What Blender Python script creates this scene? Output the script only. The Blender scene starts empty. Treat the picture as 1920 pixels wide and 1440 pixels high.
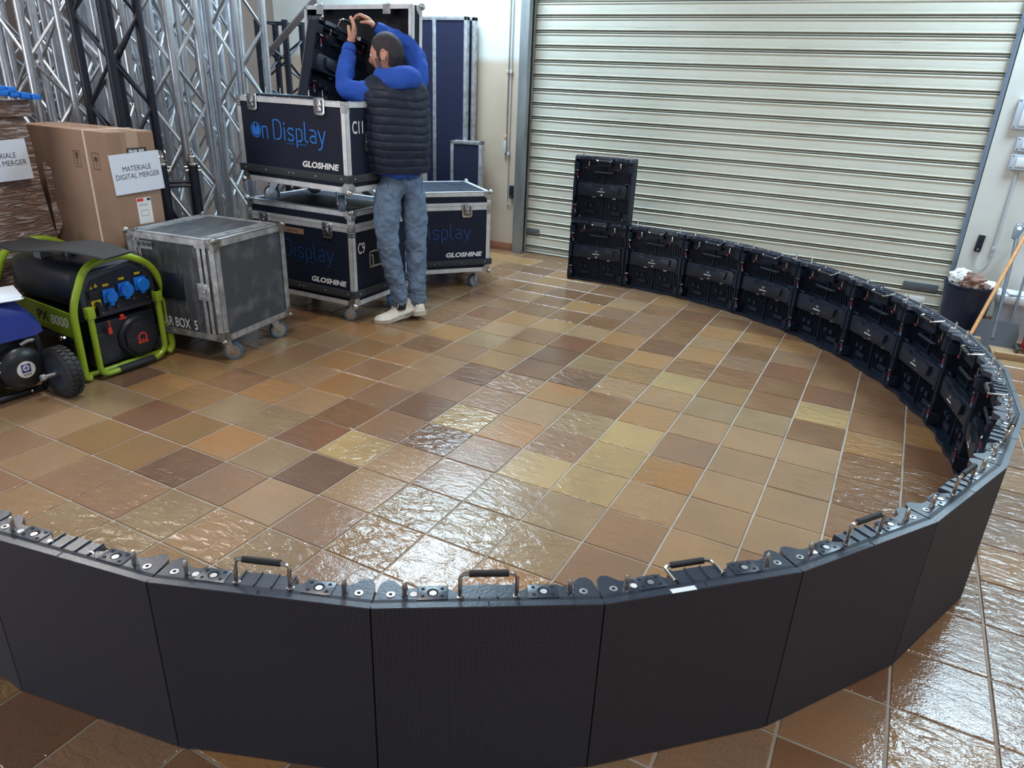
import bpy, bmesh, math, random
from mathutils import Vector, Matrix, noise
random.seed(7)
C = bpy.context.scene.collection
sc = bpy.context.scene
PI = math.pi
# ------------------------------------------------------------------ camera, world, lamps, exposure
cam_d = bpy.data.cameras.new('camera'); cam = bpy.data.objects.new('camera', cam_d); C.objects.link(cam)
cam_d.sensor_fit = 'HORIZONTAL'; cam_d.sensor_width = 36.0; cam_d.lens = 36.0*1339.8/1920
cam_d.clip_start = .05
_r = Vector((0.8806987, 0.47211089, 0.03848519)); _d = Vector((0.2168765, -0.32967001, -0.91884834)); _f = Vector((-0.4211109, 0.81757507, -0.39272971))
M = Matrix((( _r.x, -_d.x, -_f.x, 0.49296), (_r.y, -_d.y, -_f.y, -3.10746), (_r.z, -_d.z, -_f.z, 1.54591), (0, 0, 0, 1)))
cam.matrix_world = M
sc.camera = cam
w = bpy.data.worlds.new('world'); sc.world = w; w.use_nodes = True
bg = w.node_tree.nodes['Background']; bg.inputs[0].default_value = (.62, .76, 1, 1); bg.inputs[1].default_value = .5
sc.view_settings.view_transform = 'Standard'; sc.view_settings.look = 'None'; sc.view_settings.gamma = 1
sc.view_settings.use_curve_mapping = False; sc.view_settings.exposure = 0.0

def area(name, loc, target, sx, sy, power, col):
    l = bpy.data.lights.new(name, 'AREA'); l.shape = 'RECTANGLE'; l.size = sx; l.size_y = sy; l.energy = power; l.color = col
    o = bpy.data.objects.new(name, l); C.objects.link(o); o.location = loc
    o.rotation_euler = (Vector(target)-Vector(loc)).to_track_quat('-Z', 'Y').to_euler(); return o
# daylight through the open entrance behind the photographer
area('entrance_daylight', (-4.8, -5.9, 1.4), (-1.0, 2.5, .9), 1.7, 2.0, 100, (.93, .96, 1))
# daylight through the two roof lights
SKY = [((-3.3, 2.2), (1.35, 1.15)), ((1.80, 2.2), (1.2, 1.05))]
HC = 3.45
for (x, y), (a, b) in SKY:
    area('roof_light', (x, y, HC+.02), (x, y, 0), a, b, 120*a*b, (.58, .82, 1))
# warm-white fill added under the ceiling, no lamp tubes seen there
for x, y in ((-1.6, -1.2), (-4.6, -.6), (1.8, -2.2)):
    area('ceiling_fill', (x, y, HC-.08), (x, y, 0), 1.2, .16, 46, (1, .94, .87))

# ------------------------------------------------------------------ materials
def nd(nt, t, **kw):
    n = nt.nodes.new(t)
    for k, v in kw.items(): setattr(n, k, v)
    return n
def mat(name, col, rough=.5, metal=0., var=0., vs=8., bump=0., bs=60., spec=.5, coat=0., emit=0., stretch=None, spots=None, coords='Object'):
    m = bpy.data.materials.new(name); m.use_nodes = True; nt = m.node_tree; b = nt.nodes['Principled BSDF']
    b.inputs['Base Color'].default_value = (*col, 1); b.inputs['Roughness'].default_value = rough; b.inputs['Metallic'].default_value = metal
    b.inputs['Specular IOR Level'].default_value = spec; b.inputs['Coat Weight'].default_value = coat
    tc = nd(nt, 'ShaderNodeTexCoord'); src = tc.outputs[coords]
    if stretch:
        mp = nd(nt, 'ShaderNodeMapping'); mp.inputs['Scale'].default_value = stretch; nt.links.new(src, mp.inputs[0]); src = mp.outputs[0]
    if var or spots:
        n = nd(nt, 'ShaderNodeTexNoise'); n.inputs['Scale'].default_value = vs; n.inputs['Detail'].default_value = 5; nt.links.new(src, n.inputs['Vector'])
        r = nd(nt, 'ShaderNodeValToRGB'); r.color_ramp.elements[0].position = .3; r.color_ramp.elements[1].position = .7
        lo = tuple(max(0, c*(1-var)) for c in col); hi = tuple(min(1, c*(1+var)) for c in col)
        if spots: lo = col; hi = spots[0]; r.color_ramp.elements[0].position = spots[1]; r.color_ramp.elements[1].position = spots[2]
        r.color_ramp.elements[0].color = (*lo, 1); r.color_ramp.elements[1].color = (*hi, 1)
        nt.links.new(n.outputs[0], r.inputs[0]); nt.links.new(r.outputs[0], b.inputs['Base Color'])
    if bump:
        n2 = nd(nt, 'ShaderNodeTexNoise'); n2.inputs['Scale'].default_value = bs; n2.inputs['Detail'].default_value = 4; nt.links.new(src, n2.inputs['Vector'])
        bp = nd(nt, 'ShaderNodeBump'); bp.inputs['Strength'].default_value = bump; bp.inputs['Distance'].default_value = .004
        nt.links.new(n2.outputs[0], bp.inputs['Height']); nt.links.new(bp.outputs[0], b.inputs['Normal'])
    if emit:
        b.inputs['Emission Color'].default_value = (*col, 1); b.inputs['Emission Strength'].default_value = emit
    return m
def srgb(r, g, b):
    f = lambda c: ((c/255+.055)/1.055)**2.4 if c > 10 else c/255/12.92
    return (f(r), f(g), f(b))
M_ = {}
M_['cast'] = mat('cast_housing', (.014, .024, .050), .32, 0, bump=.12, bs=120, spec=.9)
M_['castshade'] = mat('cast_housing_shaded', (.007, .012, .026), .5, bump=.12, bs=120, spec=.35)  # same paint as the cast housing, darkened for the shaded backs
M_['castdark'] = mat('dark_plastic', (.008, .013, .028), .45, bump=.1, bs=90)
M_['box'] = mat('module_housing', (.011, .017, .032), .42, bump=.1, bs=150)
M_['steel'] = mat('polished_steel', (.62, .58, .53), .22, 1)
M_['zinc'] = mat('zinc_plate', (.62, .63, .64), .34, 1, var=.25, vs=30, bump=.15)
M_['darkzinc'] = mat('shaded_zinc', (.16, .165, .175), .4, 1)
M_['alu'] = mat('aluminium_profile', (.80, .81, .83), .40, .55, var=.12, vs=14, bump=.1, bs=40)
M_['aluold'] = mat('worn_aluminium', (.44, .44, .45), .5, .75, var=.35, vs=18, bump=.3, bs=60)
M_['zincold'] = mat('tarnished_zinc', (.30, .29, .28), .45, 1, var=.4, vs=40, bump=.3)
M_['truss'] = mat('truss_aluminium', (.57, .59, .63), .36, .9, var=.12, vs=10, bump=.12, bs=40)
M_['trussblack'] = mat('black_coated_truss', (.011, .014, .026), .42, .2)
M_['laminate'] = mat('dark_laminate', (.008, .012, .030), .6, bump=.25, bs=220, spec=.3)
M_['laminate2'] = mat('navy_laminate', (.015, .017, .046), .6, bump=.2, bs=220, spec=.3)
M_['scratched'] = mat('scratched_laminate', (.05, .056, .066), .55, bump=.3, bs=200, vs=9, spots=((.16, .165, .175), .5, .85), stretch=(1, 3, 1))
M_['rubber'] = mat('black_rubber', (.016, .017, .02), .6, bump=.3, bs=120)
M_['bumper'] = mat('rubber_bumper', (.030, .033, .04), .7)
M_['bluewheel'] = mat('blue_grey_tyre', (.10, .17, .26), .5)
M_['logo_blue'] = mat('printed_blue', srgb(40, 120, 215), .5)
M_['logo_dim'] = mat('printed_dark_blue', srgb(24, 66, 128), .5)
M_['logo_white'] = mat('printed_white', (.85, .85, .86), .5)
M_['grey_print'] = mat('printed_grey', (.3, .31, .33), .5)
M_['paper'] = mat('white_paper', (.74, .80, .92), .7, bump=.1, bs=12)
M_['ink'] = mat('black_ink', (.03, .03, .035), .6)
M_['card'] = mat('brown_cardboard', srgb(150, 120, 99), .75, var=.08, vs=6, bump=.08, bs=80)
M_['carddark'] = mat('cardboard_print', srgb(86, 56, 45), .75)
M_['tape'] = mat('clear_tape', srgb(178, 150, 128), .25, coat=.3)
M_['strap'] = mat('cream_strap', srgb(225, 205, 188), .45)
M_['green'] = mat('lime_paint', srgb(142, 170, 40), .32, coat=.4)
M_['gblack'] = mat('black_powder_coat', (.010, .013, .022), .38, bump=.1, bs=80)
M_['gtank'] = mat('black_tank', (.018, .021, .030), .33, bump=.05, bs=30)
M_['gpanel'] = mat('control_panel_plastic', (.030, .037, .060), .5)
M_['socket'] = mat('blue_socket', srgb(20, 120, 225), .4)
M_['yellow'] = mat('yellow_sticker', srgb(215, 180, 30), .5)
M_['red'] = mat('red_print', srgb(215, 60, 50), .5)
M_['tagred'] = mat('red_tag', srgb(150, 50, 62), .5)
M_['tagblue'] = mat('blue_tag', srgb(110, 140, 175), .5)
M_['btank'] = mat('blue_tank', srgb(38, 60, 150), .3, coat=.3)
M_['wallb'] = None
M_['skin'] = mat('skin', srgb(205, 150, 125), .5, var=.06, vs=14)
M_['hair'] = mat('short_dark_hair', srgb(52, 46, 52), .75, var=.35, vs=50, bump=1, bs=260)
M_['hoodie'] = mat('royal_blue_fleece', srgb(34, 80, 178), .85, var=.08, vs=9, bump=.3, bs=160)
M_['vest'] = mat('black_quilted_nylon', (.010, .016, .036), .55, spec=.35, bump=.35, bs=45)
M_['jeans'] = mat('faded_blue_denim', srgb(104, 124, 150), .85, var=.38, vs=9, bump=.35, bs=160)
M_['denimdark'] = mat('denim_seam', srgb(66, 88, 122), .85)
M_['shoe'] = mat('white_leather', srgb(236, 230, 220), .45, var=.06, vs=30)
M_['sole'] = mat('rubber_sole', srgb(196, 186, 170), .6, var=.15, vs=20)
M_['dark'] = mat('dark_fabric', (.02, .02, .024), .9)
M_['redbucket'] = mat('red_plastic', srgb(190, 45, 70), .4)
M_['bin'] = mat('navy_plastic', (.012, .020, .055), .35)
M_['wood'] = mat('raw_wood', srgb(168, 138, 104), .6, var=.25, vs=5, stretch=(1, 12, 12))
M_['handle_wood'] = mat('orange_wood', srgb(206, 146, 92), .5, var=.15, vs=6, stretch=(8, 8, 1))
M_['greyplastic'] = mat('grey_plastic', (.12, .13, .145), .45)
M_['dustpan'] = mat('dark_grey_plastic', (.06, .066, .075), .45)
M_['white'] = mat('white_plastic', (.78, .78, .78), .5)
M_['conduit'] = mat('grey_conduit', (.46, .48, .50), .5)
M_['plate'] = mat('light_grey_plate', (.50, .54, .60), .5)
M_['trashbrown'] = mat('crumpled_brown_paper', srgb(140, 104, 92), .6, var=.4, vs=20, bump=1, bs=40)
M_['trashwhite'] = mat('crumpled_white_paper', srgb(225, 222, 220), .55, var=.12, vs=20, bump=1, bs=40)
M_['film'] = mat('light_blue_film', srgb(150, 205, 232), .3)
M_['foam'] = mat('black_foam', (.012, .013, .018), .9)
M_['lightgreysheet'] = mat('grey_lining', (.07, .075, .095), .8)
M_['beam'] = mat('weathered_beam', srgb(92, 84, 84), .7, var=.15)

# two-tone wall: white above, beige below
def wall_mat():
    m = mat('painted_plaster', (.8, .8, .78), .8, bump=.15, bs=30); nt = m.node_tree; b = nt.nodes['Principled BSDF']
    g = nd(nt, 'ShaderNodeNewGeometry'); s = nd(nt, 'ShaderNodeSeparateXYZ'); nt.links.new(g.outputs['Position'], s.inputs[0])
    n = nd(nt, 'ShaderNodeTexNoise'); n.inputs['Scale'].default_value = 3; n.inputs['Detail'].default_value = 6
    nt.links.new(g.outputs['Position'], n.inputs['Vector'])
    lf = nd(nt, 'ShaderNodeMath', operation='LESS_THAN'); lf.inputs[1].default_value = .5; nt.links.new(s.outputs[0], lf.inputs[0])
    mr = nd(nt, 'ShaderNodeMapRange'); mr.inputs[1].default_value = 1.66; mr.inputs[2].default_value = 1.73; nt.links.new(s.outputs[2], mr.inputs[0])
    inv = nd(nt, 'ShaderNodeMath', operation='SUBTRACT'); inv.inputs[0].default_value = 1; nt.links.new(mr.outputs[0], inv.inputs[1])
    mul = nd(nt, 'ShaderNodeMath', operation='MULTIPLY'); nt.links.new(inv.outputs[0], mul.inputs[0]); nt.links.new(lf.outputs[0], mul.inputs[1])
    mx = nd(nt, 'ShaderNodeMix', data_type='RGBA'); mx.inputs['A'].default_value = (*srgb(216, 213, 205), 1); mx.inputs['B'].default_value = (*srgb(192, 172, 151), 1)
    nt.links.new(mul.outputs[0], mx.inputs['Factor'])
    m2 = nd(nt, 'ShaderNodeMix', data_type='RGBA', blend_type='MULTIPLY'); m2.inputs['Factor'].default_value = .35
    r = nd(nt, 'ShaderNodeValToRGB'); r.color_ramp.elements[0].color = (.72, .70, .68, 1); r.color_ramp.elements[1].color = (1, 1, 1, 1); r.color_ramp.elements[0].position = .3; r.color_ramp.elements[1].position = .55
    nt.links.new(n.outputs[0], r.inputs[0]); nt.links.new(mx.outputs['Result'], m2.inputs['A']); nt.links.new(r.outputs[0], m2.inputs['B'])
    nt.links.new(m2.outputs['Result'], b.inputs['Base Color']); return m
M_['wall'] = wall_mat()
M_['wallgrey'] = mat('grey_brown_plaster', srgb(122, 104, 94), .85, var=.12, vs=2.5, bump=.2, bs=30)
M_['ceil'] = mat('ceiling_paint', (.55, .56, .56), .9)
M_['grout'] = mat('cement_grout', srgb(176, 166, 154), .9, var=.22, vs=5, bump=.4, bs=90)
M_['skirt'] = mat('terracotta_skirting', srgb(158, 104, 78), .6, var=.15, vs=9)

def slat_mat():
    m = mat('cream_shutter_paint', srgb(208, 203, 184), .42, bump=.05, bs=12, stretch=(1, 1, 1)); nt = m.node_tree; b = nt.nodes['Principled BSDF']
    g = nd(nt, 'ShaderNodeNewGeometry'); mp = nd(nt, 'ShaderNodeMapping'); mp.inputs['Scale'].default_value = (1.2, 1, 55)
    nt.links.new(g.outputs['Position'], mp.inputs[0])
    n = nd(nt, 'ShaderNodeTexNoise'); n.inputs['Scale'].default_value = 2.2; n.inputs['Detail'].default_value = 8; n.inputs['Roughness'].default_value = .7; nt.links.new(mp.outputs[0], n.inputs['Vector'])
    r = nd(nt, 'ShaderNodeValToRGB'); r.color_ramp.elements[0].position = .27; r.color_ramp.elements[0].color = (*srgb(150, 142, 126), 1)
    r.color_ramp.elements[1].position = .42; r.color_ramp.elements[1].color = (*srgb(221, 219, 206), 1)
    nt.links.new(n.outputs[0], r.inputs[0])
    n2 = nd(nt, 'ShaderNodeTexNoise'); n2.inputs['Scale'].default_value = 1.3; n2.inputs['Detail'].default_value = 3; nt.links.new(g.outputs['Position'], n2.inputs['Vector'])
    mx = nd(nt, 'ShaderNodeMix', data_type='RGBA', blend_type='MULTIPLY'); mx.inputs['Factor'].default_value = .5
    r2 = nd(nt, 'ShaderNodeValToRGB'); r2.color_ramp.elements[0].position = .35; r2.color_ramp.elements[0].color = (.86, .84, .80, 1); r2.color_ramp.elements[1].position = .6
    nt.links.new(n2.outputs[0], r2.inputs[0]); nt.links.new(r.outputs[0], mx.inputs['A']); nt.links.new(r2.outputs[0], mx.inputs['B'])
    # groove shade painted dark into the joints between the slats
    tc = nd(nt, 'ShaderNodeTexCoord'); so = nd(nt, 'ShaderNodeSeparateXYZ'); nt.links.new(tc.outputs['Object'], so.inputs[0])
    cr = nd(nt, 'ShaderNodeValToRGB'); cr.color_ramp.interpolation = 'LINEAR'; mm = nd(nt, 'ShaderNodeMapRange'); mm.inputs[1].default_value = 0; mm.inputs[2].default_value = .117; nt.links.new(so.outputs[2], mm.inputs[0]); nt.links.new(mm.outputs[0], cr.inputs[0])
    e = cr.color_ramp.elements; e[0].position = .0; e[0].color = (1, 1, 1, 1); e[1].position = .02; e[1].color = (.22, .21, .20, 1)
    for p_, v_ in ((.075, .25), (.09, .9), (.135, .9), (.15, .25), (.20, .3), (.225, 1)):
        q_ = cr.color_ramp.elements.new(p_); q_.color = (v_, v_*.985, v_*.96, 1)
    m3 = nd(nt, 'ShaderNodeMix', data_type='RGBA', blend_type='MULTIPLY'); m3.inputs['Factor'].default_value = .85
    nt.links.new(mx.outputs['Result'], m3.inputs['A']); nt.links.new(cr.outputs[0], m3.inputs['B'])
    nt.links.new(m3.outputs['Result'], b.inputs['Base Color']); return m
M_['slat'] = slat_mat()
M_['postmetal'] = mat('galvanised_post', (.30, .31, .31), .5, .5, var=.3, vs=7, bump=.1, bs=20, stretch=(1, 1, .25))
M_['railblue'] = mat('painted_guide_rail', srgb(150, 170, 190), .4, .5)

def tile_mat():
    m = bpy.data.materials.new('glazed_terracotta'); m.use_nodes = True; nt = m.node_tree; b = nt.nodes['Principled BSDF']; L = nt.links.new
    at = nd(nt, 'ShaderNodeAttribute', attribute_name='tint')
    at2 = nd(nt, 'ShaderNodeAttribute', attribute_name='edge_tint')
    g = nd(nt, 'ShaderNodeNewGeometry')
    n = nd(nt, 'ShaderNodeTexNoise'); n.inputs['Scale'].default_value = 3.1; n.inputs['Detail'].default_value = 2; L(g.outputs['Position'], n.inputs['Vector'])
    r = nd(nt, 'ShaderNodeMapRange'); r.inputs[1].default_value = .38; r.inputs[2].default_value = .62; L(n.outputs[0], r.inputs[0])
    mx = nd(nt, 'ShaderNodeMix', data_type='RGBA'); L(r.outputs[0], mx.inputs['Factor']); L(at.outputs['Color'], mx.inputs['A']); L(at2.outputs['Color'], mx.inputs['B'])
    n3 = nd(nt, 'ShaderNodeTexNoise'); n3.inputs['Scale'].default_value = 260; n3.inputs['Detail'].default_value = 3; L(g.outputs['Position'], n3.inputs['Vector'])
    r3 = nd(nt, 'ShaderNodeMapRange'); r3.inputs[1].default_value = .3; r3.inputs[2].default_value = .7; r3.inputs[3].default_value = .82; r3.inputs[4].default_value = 1.15; L(n3.outputs[0], r3.inputs[0])
    m2 = nd(nt, 'ShaderNodeMix', data_type='RGBA', blend_type='MULTIPLY'); m2.inputs['Factor'].default_value = 1; L(mx.outputs['Result'], m2.inputs['A']); L(r3.outputs[0], m2.inputs['B'])
    L(m2.outputs['Result'], b.inputs['Base Color'])
    # relief: gentle swell + fine ripples, stronger on some tiles
    mp = nd(nt, 'ShaderNodeMapping'); mp.inputs['Rotation'].default_value = (0, 0, .6); mp.inputs['Scale'].default_value = (1, 2.1, 1); L(g.outputs['Position'], mp.inputs[0])
    a1 = nd(nt, 'ShaderNodeTexNoise'); a1.inputs['Scale'].default_value = 13; a1.inputs['Detail'].default_value = 3; a1.inputs['Distortion'].default_value = .8; L(mp.outputs[0], a1.inputs['Vector'])
    a2 = nd(nt, 'ShaderNodeTexNoise'); a2.inputs['Scale'].default_value = 120; a2.inputs['Detail'].default_value = 2; L(mp.outputs[0], a2.inputs['Vector'])
    rg = nd(nt, 'ShaderNodeAttribute', attribute_name='relief')
    b1 = nd(nt, 'ShaderNodeBump'); b1.inputs['Distance'].default_value = .010; L(rg.outputs['Fac'], b1.inputs['Strength']); L(a1.outputs[0], b1.inputs['Height'])
    b2 = nd(nt, 'ShaderNodeBump'); b2.inputs['Distance'].default_value = .0011; b2.inputs['Strength'].default_value = .6; L(a2.outputs[0], b2.inputs['Height']); L(b1.outputs[0], b2.inputs['Normal'])
    L(b2.outputs[0], b.inputs['Normal'])
    b.inputs['Roughness'].default_value = .09; b.inputs['Specular IOR Level'].default_value = .6
    return m
M_['tile'] = tile_mat()

def led_mat():
    m = bpy.data.materials.new('led_matrix'); m.use_nodes = True; nt = m.node_tree; b = nt.nodes['Principled BSDF']; L = nt.links.new
    tc = nd(nt, 'ShaderNodeTexCoord'); s = nd(nt, 'ShaderNodeSeparateXYZ'); L(tc.outputs['Object'], s.inputs[0])
    def cell(o):
        a = nd(nt, 'ShaderNodeMath', operation='MULTIPLY'); a.inputs[1].default_value = 256.0; L(o, a.inputs[0])
        f = nd(nt, 'ShaderNodeMath', operation='FRACT'); L(a.outputs[0], f.inputs[0])
        c = nd(nt, 'ShaderNodeMath', operation='SUBTRACT'); c.inputs[1].default_value = .5; L(f.outputs[0], c.inputs[0])
        d = nd(nt, 'ShaderNodeMath', operation='ABSOLUTE'); L(c.outputs[0], d.inputs[0])
        e = nd(nt, 'ShaderNodeMath', operation='LESS_THAN'); e.inputs[1].default_value = .25; L(d.outputs[0], e.inputs[0]); return e.outputs[0]
    mu = nd(nt, 'ShaderNodeMath', operation='MULTIPLY'); L(cell(s.outputs[0]), mu.inputs[0]); L(cell(s.outputs[2]), mu.inputs[1])
    mx = nd(nt, 'ShaderNodeMix', data_type='RGBA'); mx.inputs['A'].default_value = (.003, .004, .010, 1); mx.inputs['B'].default_value = (.175, .168, .20, 1)
    L(mu.outputs[0], mx.inputs['Factor']); L(mx.outputs['Result'], b.inputs['Base Color'])
    b.inputs['Roughness'].default_value = .62; b.inputs['Specular IOR Level'].default_value = .3
    return m
M_['led'] = led_mat()

# ------------------------------------------------------------------ mesh helpers
class MB:
    def __init__(s): s.b = bmesh.new()
    def box(s, x0, x1, y0, y1, z0, z1, bev=0, M=None):
        t = bmesh.new(); bmesh.ops.create_cube(t, size=1)
        for v in t.verts: v.co = Vector(((x0+x1)/2+v.co.x*(x1-x0), (y0+y1)/2+v.co.y*(y1-y0), (z0+z1)/2+v.co.z*(z1-z0)))
        if bev: bmesh.ops.bevel(t, geom=t.edges[:], offset=bev, segments=2, profile=.6, affect='EDGES')
        return s._add(t, M)
    def _add(s, t, M=None):
        if M is not None: t.transform(M)
        bmesh.ops.recalc_face_normals(t, faces=t.faces[:])
        me = bpy.data.meshes.new('_t'); t.to_mesh(me); t.free(); s.b.from_mesh(me); bpy.data.meshes.remove(me); return s
    def prism(s, pts, z0, z1, axis='z', M=None, bev=0):
        t = bmesh.new()
        f = {'z': lambda p, h: (p[0], p[1], h), 'y': lambda p, h: (p[0], h, p[1]), 'x': lambda p, h: (h, p[0], p[1])}[axis]
        a = [t.verts.new(f(p, z0)) for p in pts]; b = [t.verts.new(f(p, z1)) for p in pts]
        t.faces.new(a); t.faces.new(b[::-1])
        for i in range(len(pts)): t.faces.new((a[i], b[i], b[(i+1) % len(pts)], a[(i+1) % len(pts)]))
        if bev: bmesh.ops.bevel(t, geom=t.edges[:], offset=bev, segments=2, profile=.6, affect='EDGES')
        return s._add(t, M)
    def tube(s, pts, r, n=10, cap=True, flat=None, closed=False):
        t = bmesh.new(); P = [Vector(p) for p in pts]; rs = r if isinstance(r, (list, tuple)) else [r]*len(P)
        rings = []; up = None
        for i, p in enumerate(P):
            if closed: d = (P[(i+1) % len(P)]-P[i-1])
            else: d = (P[min(i+1, len(P)-1)]-P[max(i-1, 0)])
            d.normalize()
            if up is None: up = d.orthogonal().normalized()
            up = (up-d*up.dot(d))
            if up.length < 1e-5: up = d.orthogonal()
            up.normalize(); sd = d.cross(up)
            rings.append([t.verts.new(p+(up*math.cos(2*PI*k/n)+sd*math.sin(2*PI*k/n))*rs[i]) for k in range(n)])
        m_ = len(P)
        for i in range(m_ if closed else m_-1):
            A, B = rings[i], rings[(i+1) % m_]
            for k in range(n): t.faces.new((A[k], A[(k+1) % n], B[(k+1) % n], B[k]))
        if cap and not closed: t.faces.new(rings[0][::-1]); t.faces.new(rings[-1])
        return s._add(t)
    def cyl(s, p, q, r, n=16): return s.tube([p, q], r, n)
    def lathe(s, prof, n=24, M=None, cap=True):   # prof [(r,z)]
        t = bmesh.new(); rings = []
        for r, z in prof: rings.append([t.verts.new((r*math.cos(2*PI*k/n), r*math.sin(2*PI*k/n), z)) for k in range(n)])
        for A, B in zip(rings, rings[1:]):
            for k in range(n): t.faces.new((A[k], A[(k+1) % n], B[(k+1) % n], B[k]))
        if cap: t.faces.new(rings[0][::-1]); t.faces.new(rings[-1])
        return s._add(t, M)
    def ball(s, c, r, sc_=(1, 1, 1), n=12):
        t = bmesh.new(); bmesh.ops.create_uvsphere(t, u_segments=n, v_segments=max(6, n//2+2), radius=r)
        for v in t.verts: v.co = Vector((v.co.x*sc_[0]+c[0], v.co.y*sc_[1]+c[1], v.co.z*sc_[2]+c[2]))
        return s._add(t)
    def quad(s, a, b, c, d):
        s.b.faces.new([s.b.verts.new(p) for p in (a, b, c, d)]); return s
    def loft(s, rings, cap=True):
        t = bmesh.new(); R = [[t.verts.new(p) for p in r] for r in rings]; n = len(R[0])
        for A, B in zip(R, R[1:]):
            for k in range(n): t.faces.new((A[k], A[(k+1) % n], B[(k+1) % n], B[k]))
        if cap: t.faces.new(R[0][::-1]); t.faces.new(R[-1])
        return s._add(t)
    def mesh(s, name, m, smooth=True):
        me = bpy.data.meshes.new(name); s.b.to_mesh(me); s.b.free()
        me.materials.append(m)
        if smooth:
            me.polygons.foreach_set('use_smooth', [True]*len(me.polygons))
            me.set_sharp_from_angle(angle=math.radians(38))
        return me
    def build(s, name, m, parent=None, smooth=True, loc=None):
        o = bpy.data.objects.new(name, s.mesh(name, m, smooth)); C.objects.link(o)
        if parent: o.parent = parent
        if loc: o.location = loc
        return o
def tag(o, label=None, cat=None, group=None, kind=None):
    if label: o['label'] = label
    if cat: o['category'] = cat
    if group: o['group'] = group
    if kind: o['kind'] = kind
    return o
def thing(name, label, cat, loc=(0, 0, 0), rz=0, group=None, parent=None):
    o = bpy.data.objects.new(name, None); C.objects.link(o); o.location = loc; o.rotation_euler = (0, 0, rz); o.empty_display_size = .1
    if parent: o.parent = parent
    return tag(o, label, cat, group)
def struct(o): return tag(o, kind='structure')
CH = {}
def kids(o): return [c for c in bpy.data.objects if c.parent == o]
def copy_tree(o, parent=None):
    c = o.copy(); C.objects.link(c); c.parent = parent
    for ch in kids(o): copy_tree(ch, c)
    return c
def spline(pts, n=6, closed=False):
    P = [Vector(p) for p in pts]; out = []; m = len(P)
    for i in range(m if closed else m-1):
        p0, p1, p2, p3 = (P[i-1] if (closed or i > 0) else P[i]), P[i], P[(i+1) % m], (P[(i+2) % m] if (closed or i+2 < m) else P[(i+1) % m])
        for k in range(n):
            t = k/n; out.append(.5*((2*p1)+(-p0+p2)*t+(2*p0-5*p1+4*p2-p3)*t*t+(-p0+3*p1-3*p2+p3)*t**3))
    if not closed: out.append(P[-1])
    return out
def roundpath(pts, r, n=5):
    P = [Vector(p) for p in pts]; out = [P[0]]
    for i in range(1, len(P)-1):
        a = (P[i-1]-P[i]); b = (P[i+1]-P[i]); rr = min(r, a.length*.48, b.length*.48); a.normalize(); b.normalize()
        p, q = P[i]+a*rr, P[i]+b*rr
        for k in range(n+1):
            t = k/n; out.append(p*(1-t)**2+P[i]*2*t*(1-t)+q*t*t)
    out.append(P[-1]); return out
def text(name, s, size, m, parent, loc, rot, ext=.0006, sx=1., bold=0., shear=0., align='LEFT', space=1.):
    cu = bpy.data.curves.new(name, 'FONT'); cu.body = s; cu.size = size; cu.extrude = ext; cu.offset = bold; cu.shear = shear; cu.align_x = align; cu.space_character = space; cu.resolution_u = 3
    t = bpy.data.objects.new('_txt', cu); C.objects.link(t); me = bpy.data.meshes.new_from_object(t); bpy.data.objects.remove(t)
    me.name = name; me.materials.clear(); me.materials.append(m)
    for v in me.vertices: v.co.x *= sx
    o = bpy.data.objects.new(name, me); C.objects.link(o); o.parent = parent; o.location = loc; o.rotation_euler = rot; return o
def strokes(name, lines, r, m, parent, T, flat=.25):
    """flat painted strokes: 2-D polylines (x,z) drawn as thin ribbons, T maps (x,z,h)->3-D local point"""
    mb = MB()
    for ln in lines:
        P = [Vector((p[0], p[1])) for p in ln]; L_, R_ = [], []
        for i, p in enumerate(P):
            d = P[min(i+1, len(P)-1)]-P[max(i-1, 0)]
            if (P[0]-P[-1]).length < 1e-6 and i in (0, len(P)-1): d = P[1]-P[-2]
            d.normalize(); nn = Vector((-d.y, d.x))*r
            e = d*r*.6 if i == len(P)-1 and (P[0]-P[-1]).length > 1e-6 else (-d*r*.6 if i == 0 and (P[0]-P[-1]).length > 1e-6 else Vector((0, 0)))
            L_.append(p+nn+e); R_.append(p-nn+e)
        for i in range(len(P)-1):
            mb.quad(T(*L_[i], 0), T(*L_[i+1], 0), T(*R_[i+1], 0), T(*R_[i], 0))
    return mb.build(name, m, parent, smooth=False)
def arc(cx, cz, rx, rz, a0, a1, n=10): return [(cx+rx*math.cos(math.radians(a0+(a1-a0)*k/n)), cz+rz*math.sin(math.radians(a0+(a1-a0)*k/n))) for k in range(n+1)]

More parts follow.
